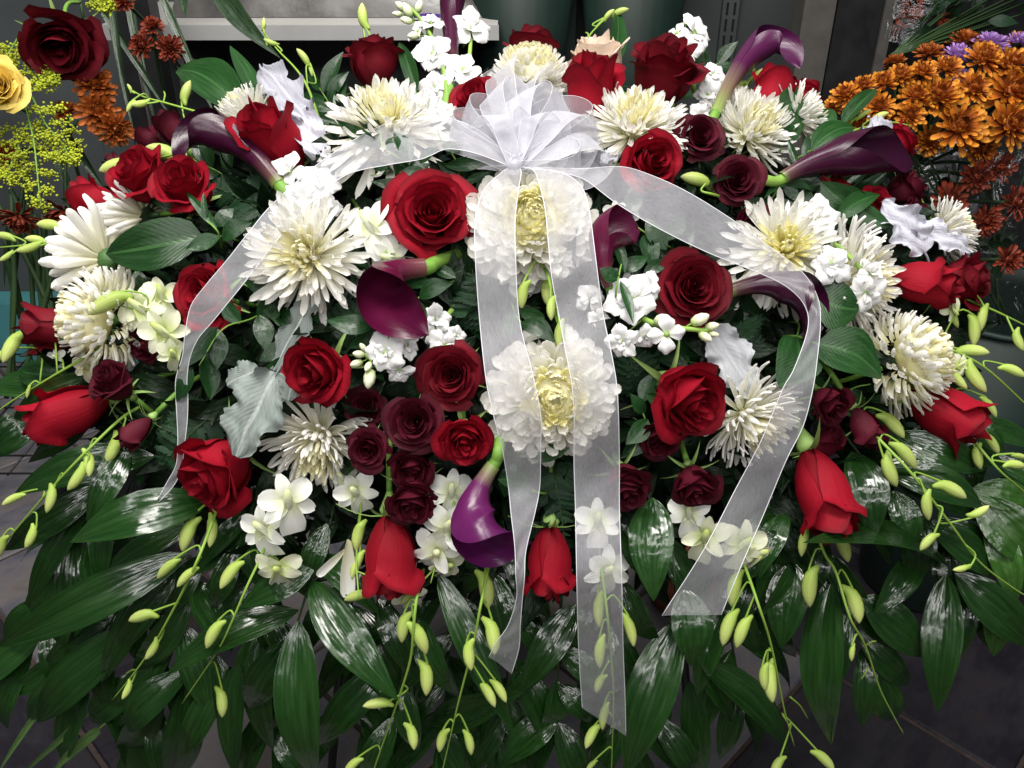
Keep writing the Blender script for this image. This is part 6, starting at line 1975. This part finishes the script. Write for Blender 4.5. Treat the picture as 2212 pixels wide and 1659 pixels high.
# ------------------------------------------------------------------ bouquet of orange mums at the right
OR = [
    (2071, 276, 112, (-.1, .1, 1), 'front orange mum with yellow petal tips, lowest of the bright ones'),
    (2184, 200, 116, (0, .15, 1), 'bright orange mum near the right edge, above the lowest pair'),
    (2180, 272, 108, (.1, 0, 1), 'bright orange mum at the right edge beside the front one'),
    (2024, 212, 98, (-.1, .35, .9), 'orange mum with long yellow petals left of the reddish one'),
    (1978, 212, 76, (-.2, .3, .9), 'orange mum half hidden behind the one with long yellow petals'),
    (2100, 194, 82, (.05, .2, .95), 'reddish orange mum in the middle of the right bouquet'),
    (2122, 130, 82, (0, .5, .85), 'orange mum directly in front of the purple mums'),
    (2184, 145, 92, (.05, .4, .9), 'orange mum right of the purple mums'),
    (1908, 180, 62, (-.3, .5, .7), 'orange mum on the left shoulder of the right bouquet'),
    (1944, 166, 62, (-.2, .6, .7), 'orange mum next along the left shoulder, nearer the purple'),
    (1990, 160, 66, (-.1, .6, .7), 'orange mum below the purple mums, left side'),
    (2044, 150, 68, (0, .6, .7), 'orange mum right under the left purple mum'),
    (1828, 206, 62, (-.5, .4, .7), 'leftmost orange mum of the bouquet, next to the white mum'),
    (1866, 188, 58, (-.4, .5, .7), 'orange mum second from the left end of the bouquet'),
    (1900, 232, 66, (-.3, .1, .9), 'orange mum behind the pointed leaf over the calla'),
    (2008, 118, 62, (-.1, .7, .5), 'dark orange mum at the back, left of the purple mums'),
    (2086, 92, 70, (.1, .8, .4), 'dark orange mum standing highest at the back'),
    (2118, 320, 80, (.1, -.3, .9), 'shaded orange mum under the front one'),
    (2008, 304, 66, (-.3, -.3, .8), 'shaded orange mum at lower left, below the long yellow petals'),
    (1930, 252, 58, (-.3, -.1, .9), 'shaded orange mum beside the silver leaf'),
    (2108, 384, 72, (0, -.3, .9), 'dim rust mum inside the cellophane sleeve'),
    (1932, 136, 48, (-.2, .8, .4), 'small dark orange mum at the back of the left shoulder'),
    (1802, 232, 50, (-.6, .2, .7), 'small dark orange mum lowest at the left end of the bouquet'),
    (1852, 266, 56, (-.4, 0, .8), 'dark orange mum behind the leaves above the right dark calla'),
    (2158, 362, 66, (.1, -.3, .9), 'dim rust mum at the right edge inside the sleeve'),
    (2205, 95, 60, (.1, .6, .6), 'dark orange mum at the right edge behind the purple mums'),
    (2052, 436, 74, (-.1, -.2, .9), 'dim rust mum low in the sleeve, left of the thin stems'),
    (2128, 476, 66, (0, -.3, .9), 'dim rust mum lowest in the middle of the sleeve'),
    (2192, 438, 76, (.2, -.2, .9), 'dim rust mum low in the sleeve by the right edge'),
    (2176, 560, 60, (.1, -.1, .9), 'dim rust mum at the very bottom of the sleeve near the bucket rim'),
    (1965, 250, 62, (-.2, 0, .9), 'orange mum low between the silver leaf and the bright ones'),
]
for x, y, s, ax, lb in OR:
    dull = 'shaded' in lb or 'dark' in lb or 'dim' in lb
    mum(x, y, s * 1.10, 'small', ax, 0, lb, ('mum_d' if 'dim' in lb else 'mum_o2' if 'at the back' in lb else 'mum_o', 'mum_d' if 'dim' in lb else 'mum_o2'), 'orange mums of the right bouquet', d=1.16 + (.04 if dull else 0) - .0001 * (y - 150), leng=.18, stemmat='dstem')  # dim ones get darker petals: the sleeve's shade put into the colour
for x, y, s, ax, lb in [(2068, 122, 72, (0, .6, .7), 'left purple mum among the orange ones'), (2140, 98, 82, (.1, .7, .6), 'middle purple mum at the top of the right bouquet'), (2200, 92, 60, (.2, .7, .5), 'purple mum at the right edge'), (2072, 170, 56, (0, .3, .9), 'small purple mum deep between the orange ones')]:
    mum(x, y, s, 'small', ax, 0, lb, ('mum_p', 'mum_p'), 'purple mums of the right bouquet', d=1.19, leng=.18, stemmat='dstem')

rs = random.Random(12)
c0 = PD(2080, 640, 1.32)
for k in range(1):
    sb = thing('stem_bunch', c0, 'bundle of thin stems of the orange mums inside the clear sleeve', 'stems')
    for j in range(16):
        a = PD(rs.uniform(1930, 2230), rs.uniform(300, 380), 1.24 + rs.uniform(-.03, .05))
        b = PD(rs.uniform(2020, 2190), 700, 1.34 + rs.uniform(-.03, .03))
        part('stem', G().add(*tube([tuple(a - c0), tuple((a * .5 + b * .5) - c0 + RV * rs.uniform(-.008, .008)), tuple(b - c0)], .0017, .0020, 5, 3)).mesh('stem', M['dstem']), sb)
    for j in range(40):
        p = PD(rs.uniform(1930, 2200), rs.uniform(330, 620), 1.24 + rs.uniform(0, .08))
        d = Vector((rs.gauss(0, 1), rs.gauss(0, 1), rs.gauss(0, 1)))
        leaf_at(sb, c0, p, p + d.normalized() * rs.uniform(.03, .05), .018, 'ruscus', 'dark', None, 'leaf')

CLEAR = clear_mat('clear cellophane', .05)


def sleeve(label, top, bot, r0, r1, seed, ang=(0, 6.283), sides=40, n=16, squash=1.0):
    """a crumpled cone of cellophane, wide end at top"""
    rng = random.Random(seed)
    ax = (bot - top)
    L = ax.length
    F_ = zframe(ax, 0, FV)
    v, f = [], []
    p1, p2 = rng.uniform(0, 6), rng.uniform(0, 6)
    for j in range(n + 1):
        t = j / n
        for i in range(sides):
            th = ang[0] + (ang[1] - ang[0]) * i / sides
            r = r0 + (r1 - r0) * t
            r *= 1 + .05 * math.sin(th * 7 + p1 + t * 3) + .03 * math.sin(th * 15 + p2 - t * 9)
            z = t * L - (.03 * math.sin(th * 4 + p1) if j == 0 else 0)
            v.append(tuple(F_ @ Vector((r * math.cos(th), r * math.sin(th) * squash, z))))
    for j in range(n):
        for i in range(sides):
            f.append((j * sides + i, j * sides + (i + 1) % sides, (j + 1) * sides + (i + 1) % sides, (j + 1) * sides + i))
    return solo('cellophane_sleeve', G().add(v, f).mesh('cellophane_sleeve', CLEAR), top, label, 'cellophane sleeve', 'cellophane sleeves')


sleeve('clear crumpled cellophane sleeve round the orange mum bouquet', PD(2085, 330, 1.28), PD(2105, 720, 1.36), .17, .085, 3)
rim = PD(2150, 655, 1.33)
bucket('dark green bucket holding the orange mum bouquet at the right edge', (rim.x + .02, rim.y + .02, .004), .10, .145, rim.z - .004, DGREEN)

# a second wrapped bouquet hanging in at the top right corner
tb = PD(2060, -60, 1.50)
CLEAR = clear_mat('dull cellophane', .022)
sleeve('clear cellophane sleeve of the dim bouquet at the top right corner', PD(2080, -190, 1.52), PD(1925, 122, 1.46), .22, .035, 9)
wb = thing('wrapped_bouquet', tb, 'dim red and olive bouquet inside cellophane at the top right corner', 'bouquet')
rs = random.Random(31)
for j in range(46):
    p = PD(max(1960, rs.gauss(2080, 90)), rs.gauss(-40, 60), 1.52 + rs.uniform(-.06, .06))
    d = Vector((rs.gauss(0, 1), rs.gauss(0, 1), rs.gauss(0, 1) + .4)).normalized()
    leaf_at(wb, tb, p, p + d * rs.uniform(.04, .07), .022, 'ruscus', 'dark' if j % 3 else 'fern', None, 'leaf')
for j in range(14):
    p = PD(rs.gauss(2030, 90), rs.gauss(-10, 45), 1.48 + rs.uniform(-.03, .05))
    s = rs.uniform(.032, .045)
    g = G()
    for q in ROSE_RAW[('open', 0)][::2]:
        g.add(*q)
    if j == 0:
        HEAD = g.mesh('flower_head', M['mum_d'])
    part('flower_head', HEAD, wb, T(p - tb) @ zframe((rs.gauss(0, .5), -1, rs.gauss(0, .5)), rs.uniform(0, 6)) @ S3(s, s, s))
for j in range(18):
    a = PD(rs.uniform(1980, 2240), rs.uniform(-30, 60), 1.5)
    b = PD(1930 + rs.uniform(-8, 8), 118, 1.46)
    part('stem', G().add(*tube([tuple(a - tb), tuple((a + b) * .5 - tb), tuple(b - tb)], .0015, .0018, 5, 3)).mesh('stem', M['dstem']), wb)
